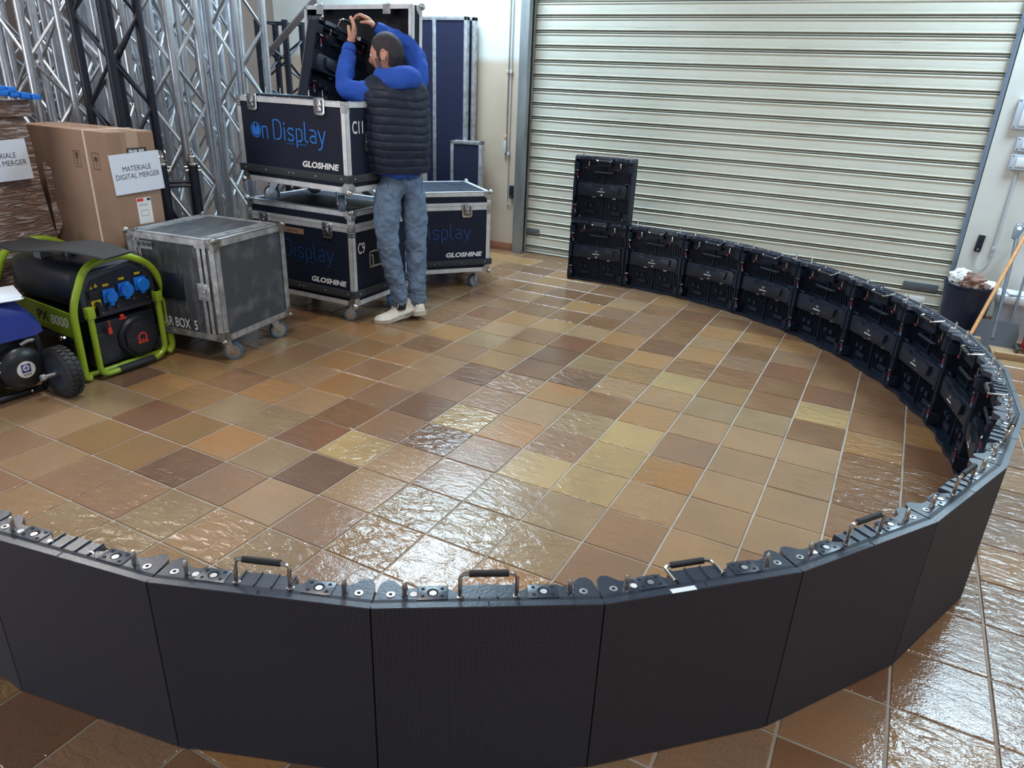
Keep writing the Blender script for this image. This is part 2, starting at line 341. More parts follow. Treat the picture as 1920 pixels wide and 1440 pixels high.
# ------------------------------------------------------------------ the room
TX, TY = .25643, .25976
WY = 3.03; SY = 3.10
WX0, WX1, Y0 = -5.62, 4.4, -6.2
floor = MB().box(WX0-.2, WX1+.2, Y0, SY+.3, -.12, -.0045).build('floor', M_['grout']); struct(floor)
PAL = {'T': ((172, 142, 108), (158, 132, 104)), 'O': ((176, 126, 80), (166, 132, 92)), 'B': ((118, 84, 62), (138, 104, 78)), 'G': ((158, 140, 110), (142, 124, 98)),
       'Y': ((198, 174, 118), (172, 152, 110)), 'D': ((92, 72, 64), (112, 84, 70)), 'P': ((150, 116, 92), (138, 112, 96)), 'R': ((124, 80, 60), (108, 78, 66)), 'K': ((140, 114, 80), (152, 118, 78))}
FIX = {(1, 1): 'Y', (1, 0): 'Y', (1, 2): 'Y', (1, 3): 'G', (2, 2): 'Y', (2, 3): 'G', (2, 1): 'P', (2, 0): 'G', (3, 0): 'T', (3, 1): 'O', (3, 2): 'P', (0, 0): 'P', (0, 1): 'O', (0, 2): 'T', (0, 3): 'P', (4, 0): 'P', (4, 1): 'Y',
       (3, -1): 'O', (2, -1): 'B', (1, -1): 'O', (0, -1): 'T', (1, -3): 'Y', (3, -2): 'D', (2, -2): 'T', (-2, -3): 'Y', (5, 4): 'D', (6, 3): 'R', (6, 2): 'B', (5, 1): 'D', (4, 2): 'D', (5, 3): 'Y', (5, 2): 'P', (4, 3): 'T',
       (4, 4): 'T', (6, 4): 'G', (7, 4): 'O', (6, 5): 'P', (4, 5): 'P', (5, 5): 'T', (3, 4): 'G', (7, 5): 'D', (8, 5): 'K', (9, 4): 'R', (8, 4): 'K', (9, 5): 'K', (8, 6): 'P', (7, 6): 'P', (6, 6): 'G', (9, 6): 'T', (7, 3): 'G', (8, 3): 'G',
       (10, 4): 'G', (10, 5): 'T', (10, 3): 'O', (9, 3): 'K', (-1, 0): 'T', (-1, 1): 'T', (-1, 2): 'T', (-2, 0): 'T', (-2, 1): 'T', (-2, 2): 'T', (-1, -1): 'T', (-1, 3): 'T', (0, 4): 'P', (6, 1): 'P', (6, 0): 'T', (7, 2): 'T', (7, 1): 'O',
       (-3, -1): 'B', (-3, -2): 'O', (-3, -3): 'B', (-2, -1): 'T', (-2, -2): 'B', (-1, -2): 'G', (-1, -3): 'B', (8, 7): 'T', (7, 7): 'G', (6, 7): 'G', (11, 5): 'T', (11, 6): 'G'}
PAL = {k: tuple(tuple(int(.60*c+.40*q) for c, q in zip(cc, (150, 116, 84))) for cc in v) for k, v in PAL.items()}
def tile_key(a, b):
    if (a, b) in FIX: return FIX[(a, b)]
    r = random.random()
    if b < -3 or a < -2: return 'B' if r < .42 else 'O' if r < .62 else 'P' if r < .82 else 'R' if r < .9 else 'T'
    if b > 8: return 'B' if r < .4 else 'P' if r < .7 else 'K' if r < .9 else 'R'
    return 'T' if r < .25 else 'G' if r < .42 else 'O' if r < .58 else 'P' if r < .74 else 'B' if r < .84 else 'K' if r < .93 else 'D'
def tile_bm(bm, ox, oy, hx, hy, z, tilt=(0, 0), jit=0):
    """bevelled slab, centre at ox,oy"""
    c = .0022
    j = [(1+random.uniform(-jit, jit)) for _ in range(8)]
    q = [(-hx*j[0], -hy*j[1]), (hx*j[2], -hy*j[3]), (hx*j[4], hy*j[5]), (-hx*j[6], hy*j[7])]
    zz = lambda x, y: z+tilt[0]*x+tilt[1]*y
    top = [bm.verts.new((ox+x-math.copysign(c, x), oy+y-math.copysign(c, y), zz(x, y))) for x, y in q]
    mid = [bm.verts.new((ox+x, oy+y, zz(x, y)-.0016)) for x, y in q]
    bot = [bm.verts.new((ox+x, oy+y, -.012)) for x, y in q]
    F = [bm.faces.new(top)]
    for i in range(4):
        k = (i+1) % 4; F.append(bm.faces.new((mid[i], mid[k], top[k], top[i]))); F.append(bm.faces.new((bot[i], bot[k], mid[k], mid[i])))
    return F
def set_attr(me, cols):
    for nm, idx in (('tint', 0), ('edge_tint', 1)):
        a = me.color_attributes.new(nm, 'FLOAT_COLOR', 'CORNER')
        for p in me.polygons:
            for li in p.loop_indices: a.data[li].color = (*cols[p.index][idx], 1)
    a = me.attributes.new('relief', 'FLOAT', 'FACE')
    for p in me.polygons: a.data[p.index].value = cols[p.index][2]
HX, HY = TX/2-.0042, TY/2-.0042
tiles = []
Minv = M.inverted()
for a in range(-17, 22):
    for b in range(-12, 23):
        x, y = -(a+.5)*TX, -(b+.5)*TY
        if x < WX0 or x > WX1 or y > SY-.02+.13: continue
        v = Minv @ Vector((x, y, 0)); u = 0
        if v.z < -.3:
            px = 960+1339.8*v.x/-v.z; py = 720-1339.8*v.y/-v.z
            if -60 < px < 1980 and -60 < py < 1500: u = 1/(v.z*v.z)*1/v.length
        tiles.append((u, a, b, x, y))
tiles.sort(key=lambda t: -t[0])
VAR = {}
bmR = bmesh.new(); colR = []
for i, (u, a, b, x, y) in enumerate(tiles):
    k = tile_key(a, b); f = random.uniform(.88, 1.12)
    rel = random.choice((.12, .18, .25, .4, .75)) if (a > 2 and b < 3) else random.choice((.2, .3, .5, .8))
    if (a, b) in ((3, -2), (2, -2), (-2, -3), (-3, -2), (-3, 0), (-3, -1), (4, 2), (4, 1)): rel = 1.0
    if u > 0 and i < 300:
        kk = (k, rel, i % 2)
        if kk not in VAR:
            bm = bmesh.new(); tile_bm(bm, 0, 0, HX, HY, 0, jit=.006); me = bpy.data.meshes.new('tile'); bm.to_mesh(me); bm.free(); me.materials.append(M_['tile'])
            g_ = 1 if kk[2] else .93
            c0, c1 = [tuple(q*g_ for q in srgb(*c)) for c in PAL[k]]; set_attr(me, [(c0, c1, rel)]*len(me.polygons)); VAR[kk] = me
        o = bpy.data.objects.new('tile', VAR[kk]); C.objects.link(o); o.parent = floor; o.location = (x, y, random.uniform(-.0008, .0004))
        o.rotation_euler = (random.gauss(0, .0022), random.gauss(0, .0022), random.choice((0, PI)) )
    else:
        n0 = len(bmR.faces); tile_bm(bmR, x, y, HX, HY, random.uniform(-.0008, .0004), (random.gauss(0, .0022), random.gauss(0, .0022)), .006)
        c0, c1 = [tuple(q*f for q in srgb(*c)) for c in PAL[k]]; colR += [(c0, c1, rel)]*(len(bmR.faces)-n0)
me = bpy.data.meshes.new('tile_field'); bmR.to_mesh(me); bmR.free(); me.materials.append(M_['tile']); set_attr(me, colR)
o = bpy.data.objects.new('tile_field', me); C.objects.link(o); o.parent = floor; tag(o, kind='stuff')

# walls
LX, RX = -2.615, .952      # clear opening of the shutter
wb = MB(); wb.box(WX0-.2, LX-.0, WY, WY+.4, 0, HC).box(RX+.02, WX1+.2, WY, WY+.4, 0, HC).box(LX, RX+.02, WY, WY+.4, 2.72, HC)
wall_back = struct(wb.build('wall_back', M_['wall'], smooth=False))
struct(MB().box(WX0-.2, WX0, Y0, WY, 0, HC).build('wall_left', M_['wallgrey'], smooth=False))
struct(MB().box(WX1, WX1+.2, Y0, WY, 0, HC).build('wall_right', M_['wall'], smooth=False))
cb = MB(); xs = [WX0-.2]
(s1, d1), (s2, d2) = SKY
# ceiling with the two roof-light openings
def slab_with_holes(holes):
    xs = sorted({WX0-.2, WX1+.2, *[h[0] for h in holes], *[h[1] for h in holes]}); ys = sorted({Y0, WY+.4, *[h[2] for h in holes], *[h[3] for h in holes]})
    mb = MB()
    for i in range(len(xs)-1):
        for j in range(len(ys)-1):
            cx, cy = (xs[i]+xs[i+1])/2, (ys[j]+ys[j+1])/2
            if any(h[0] < cx < h[1] and h[2] < cy < h[3] for h in holes): continue
            mb.box(xs[i], xs[i+1], ys[j], ys[j+1], HC, HC+.15)
    return mb
H = [(x-a/2, x+a/2, y-b/2, y+b/2) for (x, y), (a, b) in SKY]
struct(slab_with_holes(H).build('ceiling', M_['ceil'], smooth=False))

# shutter
shut = struct(thing('door_1', None, None))
prof = [(0, -.016), (.003, -.003), (.0055, .002), (.008, .002), (.010, -.010), (.0165, -.012), (.0185, .0), (.0225, .002), (.0245, -.006), (.029, -.018), (.033, -.019), (.036, -.012), (.060, -.0135), (.088, -.0135), (.103, -.011), (.106, -.018), (.113, -.020), (.117, -.016)]
pts = [(z, y) for z, y in prof]
mb = MB(); t = mb.b
A = [t.verts.new((LX-.03, y, z)) for z, y in pts]; B = [t.verts.new((RX+.02, y, z)) for z, y in pts]
for i in range(len(pts)-1): t.faces.new((A[i], B[i], B[i+1], A[i+1]))
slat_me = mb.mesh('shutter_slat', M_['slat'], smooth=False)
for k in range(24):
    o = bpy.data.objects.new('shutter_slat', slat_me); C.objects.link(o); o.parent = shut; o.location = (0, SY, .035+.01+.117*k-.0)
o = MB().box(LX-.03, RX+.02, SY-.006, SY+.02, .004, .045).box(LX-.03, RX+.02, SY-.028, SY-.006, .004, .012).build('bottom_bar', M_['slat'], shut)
MB().box(LX-.05, RX+.04, SY+.03, SY+.05, 0, 2.8).build('backing_sheet', M_['foam'], shut)
for x0, x1 in ((-2.60, -2.47), (.66, .90)):
    o = MB().box(x0, x1, SY-.024, SY-.008, .178, .232, bev=.002).cyl(((x0+x1)/2, SY-.032, .205), ((x0+x1)/2, SY-.02, .205), .013).build('lock_plate', M_['greyplastic'], shut)
MB().box(.69, .83, SY-.02, SY-.012, .055, .125, bev=.002).build('sticker', M_['white'], shut)
# left guide post, right guide rail
po = MB().box(LX-.085, LX, 2.965, SY-.0, 0, 2.8, bev=.004).box(LX-.012, LX+.012, 3.05, 3.07, 0, 2.8).build('trim_1', M_['postmetal']); struct(po)
po = MB().box(RX, RX+.016, 3.05, SY, 0, 2.8, bev=.003).box(RX-.012, RX, 3.06, 3.07, 0, 2.8).build('trim_2', M_['railblue']); struct(po)
# skirting tiles
sk = struct(thing('baseboard_back', None, None))
for x0 in [-2.99, -3.25, -3.51, -3.77, -4.03, -4.29]:
    MB().box(x0+.003, x0+.253, WY-.012, WY, 0, .075, bev=.003).build('skirting_tile', M_['skirt'], sk)
MB().box(-2.733, -2.703, WY-.012, WY, 0, .075, bev=.003).build('skirting_tile', M_['skirt'], sk)
for x0 in [1.0, 1.26, 1.52, 1.78]:
    MB().box(x0+.003, x0+.253, WY-.012, WY, 0, .075, bev=.003).build('skirting_tile', M_['skirt'], sk)

# ------------------------------------------------------------------ LED ring panels
def panel_profile():
    h = [(.2495, .0125), (.2495, .020), (.247, .030), (.2435, .060), (.238, .084), (.226, .096), (.210, .094), (.188, .070), (.168, .066), (.150, .072), (.098, .074), (.082, .058), (.068, .050), (.064, .050), (.064, .074), (.022, .074), (.022, .076), (.0, .076)]
    R_ = h; L_ = [(-x, y) for x, y in h[::-1]][1:]
    return R_+L_
def make_panel():
    root = thing('led_panel', None, 'LED panel')
    cb = MB(); pr = panel_profile()
    MB().prism([(x, y) for x, y in pr], .4768, .4985).build('top_rail', M_['cast'], root)
    # bottom rail with wavy inner edge
    low = [(.2495, .0135), (.247, .03), (.2435, .06), (.236, .080), (.20, .076), (.17, .066), (.12, .068), (.09, .078), (.05, .080), (.0, .070)]
    cb.prism(low+[(-x, y) for x, y in low[::-1]][1:], .0015, .022)
    for s_ in (-1, 1):
        prf = [(.2485, .013), (.2485, .028), (.2405, .082), (.228, .082), (.226, .013)]
        cb.prism([(s_*x, y) for x, y in prf], .0, .4765)
        for z0, z1 in ((.03, .085), (.40, .455)):
            cb.prism([(s_*.2405, .03), (s_*.2375, .098), (s_*.205, .098), (s_*.198, .04)], z0, z1)
        cb.prism([(s_*.2405, .03), (s_*.239, .090), (s_*.215, .090), (s_*.210, .04)], .19, .31)
    cb.box(-.248, .248, .0125, .030, .001, .499)             # back plate
    cb.box(-.004, .004, .03, .046, .02, .2).box(-.004, .004, .03, .046, .3, .42)
    for i in range(22):                                      # cooling fins
        x = -.21+i*.02
        if abs(x) < .012: continue
        tl = .018*(1 if x < 0 else -1)
        for z0, z1 in ((.04, .185), (.315, .40)):
            cb.prism([(x-.0012, z0), (x+.0012, z0), (x+.0012+tl, z1), (x-.0012+tl, z1)], .03, .041, axis='y')
    cb.box(-.22, .22, .03, .052, .455, .476).box(-.06, .06, .03, .066, .43, .476)
    for x in (-.11, .09): cb.cyl((x, .03, .12), (x, .052, .12), .016).cyl((x+.045, .03, .125), (x+.045, .052, .125), .014)
    for x in (-.12, .1): cb.box(x-.04, x+.04, .03, .047, .055, .085, bev=.004)
    cb.build('cabinet', M_['castshade'], root)
    MB().box(-.2510, .2510, 0, .0122, .0012, .4990).build('led_face', M_['led'], root)
    # the front lip: a slightly raised strip along the top with the notch in its middle
    lip = MB().box(-.2512, -.0022, .0005, .017, .4990, .5010).box(.0022, .2512, .0005, .017, .4990, .5010).build('front_lip', M_['cast'], root)
    # top mounting plates with holes
    for s_ in (-1, 1):
        pl = MB().box(s_*.122-.034, s_*.122+.034, .026, .070, .4985, .5008, bev=.001)
        pl = pl.build('mounting_plate', M_['cast'], root)
        hb = MB()
        for dx, dy in ((-.021, -.012), (.021, -.012), (-.021, .012), (.021, .012)): hb.cyl((s_*.122+dx, .049+dy, .5005), (s_*.122+dx, .049+dy, .5013), .0042, 10)
        hb.cyl((s_*.122, .049, .5005), (s_*.122, .049, .5013), .0125, 16); hb.build('plate_hole', M_['foam'], pl)
        MB().cyl((s_*.122+.001, .046, .5012), (s_*.122+.001, .046, .5018), .008, 12).build('bolt_head', M_['zinc'], pl)
        # locating pin
        MB().lathe([(.0075, .0), (.0075, .003), (.0062, .006), (.0066, .022), (.0045, .034), (.003, .037)], 12, Matrix.Translation((s_*.182, .044, .4985))).build('locating_pin', M_['steel'], root)
        MB().lathe([(.0095, 0), (.0095, .0016), (.006, .0018)], 14, Matrix.Translation((s_*.213, .046, .4985))).build('screw_washer', M_['zinc'], root)
        MB().lathe([(.0042, 0), (.0042, .0004)], 8, Matrix.Translation((s_*.213, .046, .5003))).build('screw_socket', M_['foam'], root)
    MB().lathe([(.008, 0), (.008, .0012)], 14, Matrix.Translation((-.163, .046, .4985))).build('screw_washer', M_['white'], root)
    MB().lathe([(.0085, 0), (.0085, .0012)], 14, Matrix.Translation((.232, .03, .45))@Matrix.Rotation(-PI/2, 4, 'X')).build('screw_washer', M_['zinc'], root)
    # handle pocket ribs
    rb = MB()
    for x in (-.058, -.02, .02, .058): rb.box(x-.0015, x+.0015, .03, .076, .4985, .5025)
    rb.build('pocket_rib', M_['cast'], root)
    # power / receiver box
    pb = MB()
    pb.prism([(-.205, .21), (-.205, .285), (-.19, .30), (-.07, .30), (-.055, .29), (.055, .29), (.07, .30), (.19, .30), (.205, .285), (.205, .21), (.19, .198), (-.19, .198)], .045, .078, axis='y', bev=.004)
    pb.prism([(-.14, .232), (-.15, .285), (-.085, .290), (-.06, .272), (.06, .272), (.085, .290), (.15, .285), (.14, .232), (.1, .222), (-.1, .222)], .076, .098, axis='y', bev=.003)
    p_ = pb.build('receiver_box', M_['box'], root)
    for s_ in (-1, 1):
        MB().tube(roundpath([(s_*.17, .06, .307), (s_*.226, .06, .309), (s_*.226, .06, .203), (s_*.17, .06, .195)], .02), .006, 8).build('guard_bar', M_['box'], root)
    MB().box(-.03, .03, .0985, .0995, .238, .2425).build('badge', M_['logo_white'], p_)
    eb = MB()
    for k in range(9):
        a0 = math.radians(60+k*30); a1 = math.radians(60+(k+1)*30)
        eb.quad((.013*math.cos(a0), .0992, .262+.008*math.sin(a0)), (.013*math.cos(a1), .0992, .262+.008*math.sin(a1)), (.008*math.cos(a1), .0992, .262+.004*math.sin(a1)), (.008*math.cos(a0), .0992, .262+.004*math.sin(a0)))
    eb.box(-.012, .0, .0985, .0993, .258, .262); eb.build('emblem', M_['grey_print'], p_, smooth=False)
    MB().lathe([(.0075, 0), (.0075, .002)], 12, Matrix.Translation((0, .078, .213))@Matrix.Rotation(-PI/2, 4, 'X')).build('test_button', M_['zinc'], p_)
    for x in (-.1, .07): MB().box(x-.014, x+.014, .047, .056, .186, .191).build('port', M_['zinc'], p_)
    # inner carrying bar
    MB().tube(roundpath([(-.085, .032, .385), (-.075, .07, .385), (.075, .07, .385), (.085, .032, .385)], .012), .008, 8).build('carrying_bar', M_['castdark'], root)
    # vertical lock levers, side locks with coloured tags
    for x in (-.135, .125):
        l_ = MB().box(x-.005, x+.005, .060, .070, .425, .465, bev=.002).build('lock_lever', M_['steel'], root)
        MB().prism([(x+.012, .405), (x+.03, .412), (x+.028, .418), (x+.01, .413)], .062, .066, axis='y').build('cable_tag', M_['tagred'], l_)
    for z in (.115, .385):
        l_ = MB().box(.196, .224, .099, .107, z+.004, z+.012, bev=.002).build('lock_lever', M_['steel'], root)
        MB().prism([(.210, z-.008), (.202, z-.036), (.207, z-.038), (.215, z-.012)], .099, .104, axis='y').build('cable_tag', M_['tagred'], l_)
        MB().prism([(.201, z-.036), (.197, z-.054), (.203, z-.055), (.207, z-.038)], .099, .104, axis='y').build('cable_end', M_['tagblue'], l_)
    # folding handle: own pivot at the top plate
    hd = thing('handle', None, None, (0, .036, .4985), parent=root)
    for s_ in (-1, 1): MB().lathe([(.0085, 0), (.0085, .0025), (.0055, .0035), (.005, .006)], 12, Matrix.Translation((s_*.062, 0, 0))).build('handle_foot', M_['steel'], hd)
    MB().tube(roundpath([(-.062, 0, .002), (-.062, 0, .062), (.062, 0, .062), (.062, 0, .002)], .016), .0048, 8).build('handle_bow', M_['steel'], hd)
    MB().cyl((-.043, 0, .062), (.043, 0, .062), .0078, 12).build('grip', M_['rubber'], hd)
    return root
# handle would be thing>part>sub-part: ok (handle is an Empty part)
proto = make_panel()
def ang(k): return math.radians(21.043+11.2*k+1.088*k*k/10-.555*k**3/100)
V = {4: Vector((.771, -1.133))}
for k in range(4, 15): V[k+1] = V[k]+.505*Vector((math.cos(ang(k)), math.sin(ang(k))))
for k in range(3, -5, -1): V[k] = V[k+1]-.505*Vector((math.cos(ang(k)), math.sin(ang(k))))
RINGLAB = {0: 'black LED panel just left of the middle front one, handle raised',
 1: 'black LED panel at the bottom centre facing the camera, handle raised',
 2: 'black LED panel just right of the middle one, white sticker on its lip',
 3: 'black LED panel front right, second right of the middle one, raised handle',
 4: 'narrow-looking black LED panel at right bend with raised handle in front of dark inner backs',
 5: 'black LED panel at far right edge of the ring, its handle tilted, seen from above',
 6: 'black LED panel at right edge where the ring turns back, first with handle hanging inside',
 -1: 'black LED panel at left frame edge, handle legs folded inward', -2: 'black LED panel cut by left frame edge, only its rear corner seen', -3: 'black LED panel of the ring outside left edge'}
back_lab = {14: 'lower black LED panel of the two-high stack at the shutter', 13: 'black LED panel back right beside the two-high stack', 12: 'black LED panel back, second to the right of the two-high stack', 11: 'black LED panel back, third to the right of the two-high stack',
 10: 'black LED panel back, fourth to the right of the two-high stack', 9: 'black LED panel back, in front of the navy rubbish bin', 8: 'black LED panel back in the curve below the dustpan and broom', 7: 'black LED panel back at right, beside the wooden sled of the red bucket'}
RINGLAB.update(back_lab)
HAND = {0: -4, 1: 0, 2: -92, 3: 2, 4: 3, 5: 12, -1: -122, -2: -122, 6: -95, 7: -95, 8: -96, 9: -100, 10: -104, 11: -108, 12: -112, 13: -115, 14: -115}
def place_panel(k, z, lab, first=False):
    o = proto if first else copy_tree(proto)
    c = (V[k]+V[k+1])/2; o.location = (c.x, c.y, z); o.rotation_euler = (0, 0, ang(k)); tag(o, lab, 'LED panel', 'LED panels of the ring wall')
    h = [c_ for c_ in kids(o) if c_.name.startswith('handle')][0]; h.rotation_euler = (math.radians(HAND.get(k, -90)), 0, 0)
    return o
PAN = {}
for i, k in enumerate([1]+[k for k in range(-2, 15) if k != 1]): PAN[k] = place_panel(k, .0015, RINGLAB[k], i == 0)
place_panel(14, .5035, 'upper black LED panel standing on top of the two-high stack')
# masking-tape label on the lip of panel 2
MB().box(-.09, -.028, -.0006, .0135, .5006, .5012).build('tape_label', M_['paper'], PAN[2])
MB().box(-.175, -.09, .014, .0175, .4995, .5004).build('tape_strip', M_['paper'], PAN[2])

# ------------------------------------------------------------------ flight cases
def rivets(mb, p, q, n, nrm, r=.004):
    p, q, nrm = Vector(p), Vector(q), Vector(nrm)
    for i in range(n):
        c = p.lerp(q, (i+.5)/n); mb.ball(c, r, n=6)
def caster(parent, x, y, rot, mat_=None, R_=.05, top=.135):
    c = thing('caster', None, None, (x, y, 0), rot, parent=parent)
    MB().box(-.045, .045, -.045, .045, top-.008, top, bev=.001).prism([(-.028, top-.008), (.03, top-.008), (-.022, .045), (-.045, .045)], -.026, -.021, axis='y').prism([(-.028, top-.008), (.03, top-.008), (-.022, .045), (-.045, .045)], .021, .026, axis='y').cyl((-.033, -.03, R_), (-.033, .03, R_), .007).build('fork', M_['zinc'], c)
    MB().lathe([(R_-.012, -.014), (R_-.002, -.016), (R_, -.010), (R_, .010), (R_-.002, .016), (R_-.012, .014)], 24, Matrix.Translation((-.033, 0, R_))@Matrix.Rotation(PI/2, 4, 'X')).build('tyre', mat_ or M_['bluewheel'], c)
    MB().lathe([(.012, -.018), (R_-.013, -.015), (R_-.013, .015), (.012, .018)], 18, Matrix.Translation((-.033, 0, R_))@Matrix.Rotation(PI/2, 4, 'X')).build('hub', M_['zinc'], c)
    return c
def latch(parent, x, y, z, nrm='-y', name='butterfly_latch', w_=.062, h=.075, m=None):
    mb = MB(); pts = [(-w_/2, -h/2+.012), (-w_/2+.012, -h/2), (w_/2-.012, -h/2), (w_/2, -h/2+.012), (w_/2, h/2-.008), (w_/2-.008, h/2), (-w_/2+.008, h/2), (-w_/2, h/2-.008)]
    mb.prism(pts, -.004, 0, axis='y', bev=.0008)
    dk = MB().prism([(p[0]*.72, p[1]*.72) for p in pts], -.0052, -.003, axis='y')
    mb.ball((0, -.008, .006), .012, (1, .5, 1)).box(-.016, .016, -.012, -.006, -.012, -.002, bev=.001).box(-.004, .004, -.012, -.006, -.014, h/2-.002)
    for i in range(12):
        a = 2*PI*i/12; mb.ball((math.cos(a)*w_*.41, -.005, math.sin(a)*h*.41), .0028, n=6)
    mb.prism([(-.019, -.024), (.019, -.024), (.019, -.006), (-.019, -.006)], -.010, -.004, axis='y', bev=.001).prism([(-.022, .004), (.022, .004), (.016, h/2-.012), (-.016, h/2-.012)], -.010, -.004, axis='y', bev=.001)
    for q in (mb, dk): q.b.transform(Matrix.Translation((x, y, z)))
    o = mb.build(name, m or M_['zinc'], parent); dk.build('latch_recess', M_['darkzinc'], o); return o
def ball_corner(parent, x, y, z, dx, dy, dz, m, r=.02):
    mb = MB(); mb.ball((x, y, z), r, n=12)
    for (u, v) in (((dx, 0, 0), (0, 0, dz)), ((0, dy, 0), (0, 0, dz)), ((dx, 0, 0), (0, dy, 0))):
        u, v = Vector(u), Vector(v); n_ = u.cross(v).normalized(); c0 = Vector((x, y, z))
        out = Vector((-dx, -dy, -dz)); n_ = n_ if n_.dot(out) > 0 else -n_
        P = [c0, c0+u*.058, c0+u*.058+v*.02, c0+u*.042+v*.042, c0+u*.02+v*.058, c0+v*.058]
        t = bmesh.new(); a = [t.verts.new(p+n_*.0035) for p in P]; b = [t.verts.new(p-n_*.001) for p in P]; t.faces.new(a); t.faces.new(b[::-1])
        for i in range(6): t.faces.new((a[i], b[i], b[(i+1) % 6], a[(i+1) % 6]))
        mb._add(t)
        for q in (u*.048+v*.012, u*.012+v*.048, u*.032+v*.032): mb.ball(c0+q+n_*.004, .0032, n=6)
    return mb.build('ball_corner', m, parent)
def edge_rail(parent, p, q, m, wd=.03, signs=(1, 1), name='edge_rail', nriv=5):
    """L-profile along p->q, legs point inward given by signs on the two other axes"""
    p, q = Vector(p), Vector(q); d = q-p; ax = max(range(3), key=lambda i: abs(d[i])); o = [i for i in range(3) if i != ax]
    mb = MB(); t_ = .003
    for leg in (0, 1):
        lo = [0, 0, 0]; hi = [0, 0, 0]; lo[ax], hi[ax] = min(p[ax], q[ax]), max(p[ax], q[ax])
        for j in (0, 1):
            a_ = p[o[j]]-signs[j]*t_; b_ = p[o[j]]+signs[j]*(wd if j == leg else .001); lo[o[j]], hi[o[j]] = min(a_, b_), max(a_, b_)
        mb.box(lo[0], hi[0], lo[1], hi[1], lo[2], hi[2])
        for i in range(nriv):
            c = p.lerp(q, (i+.5)/nriv); c = list(c); c[o[leg]] += signs[leg]*wd*.55; c[o[1-leg]] -= signs[1-leg]*t_; mb.ball(c, .0035, n=6)
    return mb.build(name, m, parent)
def word_display(parent, x0, z0, s_, y, m, mred=None, onlyD=False):
    """'On Display' drawn in thin rounded strokes; s_ = x-height unit"""
    T = lambda x, z, h: (x0+x*s_, y, z0+z*s_)
    n_ = [[(1.75, 0), (1.75, 1.2)], [(1.75, 1.1), (1.95, 1.2), (2.35, 1.2), (2.5, 1.0), (2.5, 0)]]
    D = [[(3.5, 0), (3.5, 2.0), (4.2, 2.0), (4.55, 1.75), (4.65, 1.3), (4.65, .7), (4.55, .25), (4.2, 0), (3.5, 0)]]
    i_ = [[(5.15, 0), (5.15, 1.25)], [(5.15, 1.62), (5.15, 1.78)]]
    s__ = [[(6.5, 1.1), (6.3, 1.25), (5.85, 1.25), (5.65, 1.05), (5.75, .75), (6.4, .5), (6.5, .25), (6.3, 0), (5.85, 0), (5.65, .15)]]
    p_ = [[(6.95, -.65), (6.95, 1.25), (7.5, 1.25), (7.75, 1.05), (7.75, .2), (7.5, 0), (6.95, 0)]]
    l_ = [[(8.2, 2.0), (8.2, .15), (8.4, 0), (8.55, 0)]]
    a_ = [[(8.95, 1.25), (9.5, 1.25), (9.75, 1.05), (9.75, 0), (9.2, 0), (8.95, .2), (8.95, .45), (9.2, .65), (9.75, .65)]]
    y_ = [[(10.15, 1.25), (10.6, .05)], [(11.1, 1.25), (10.5, -.5), (10.25, -.65), (10.1, -.65)]]
    ls = n_+D+i_+s__+p_+l_+a_+y_
    o = strokes('lettering', ls, .085, m, parent, T)
    # the O: a disc with a power mark cut into it
    mb = MB(); cx, cz, R_ = .72, .78, .82
    def ring(r0, r1, a0, a1, n=28):
        for k in range(n):
            u0, u1 = math.radians(a0+(a1-a0)*k/n), math.radians(a0+(a1-a0)*(k+1)/n)
            mb.quad(T(cx+r1*math.cos(u0), cz+r1*math.sin(u0), 0), T(cx+r1*math.cos(u1), cz+r1*math.sin(u1), 0), T(cx+r0*math.cos(u1), cz+r0*math.sin(u1), 0), T(cx+r0*math.cos(u0), cz+r0*math.sin(u0), 0))
    ring(.70, .82, 0, 360); ring(.07, .60, 105, 435)
    mb.build('power_emblem', m, parent, smooth=False)
    t_ = text('small_lettering', 'social   ledwall', .3*s_, m, parent, (x0+5.3*s_, y, z0-.42*s_), (PI/2, 0, 0), ext=.0002, sx=1.3, space=1.25)
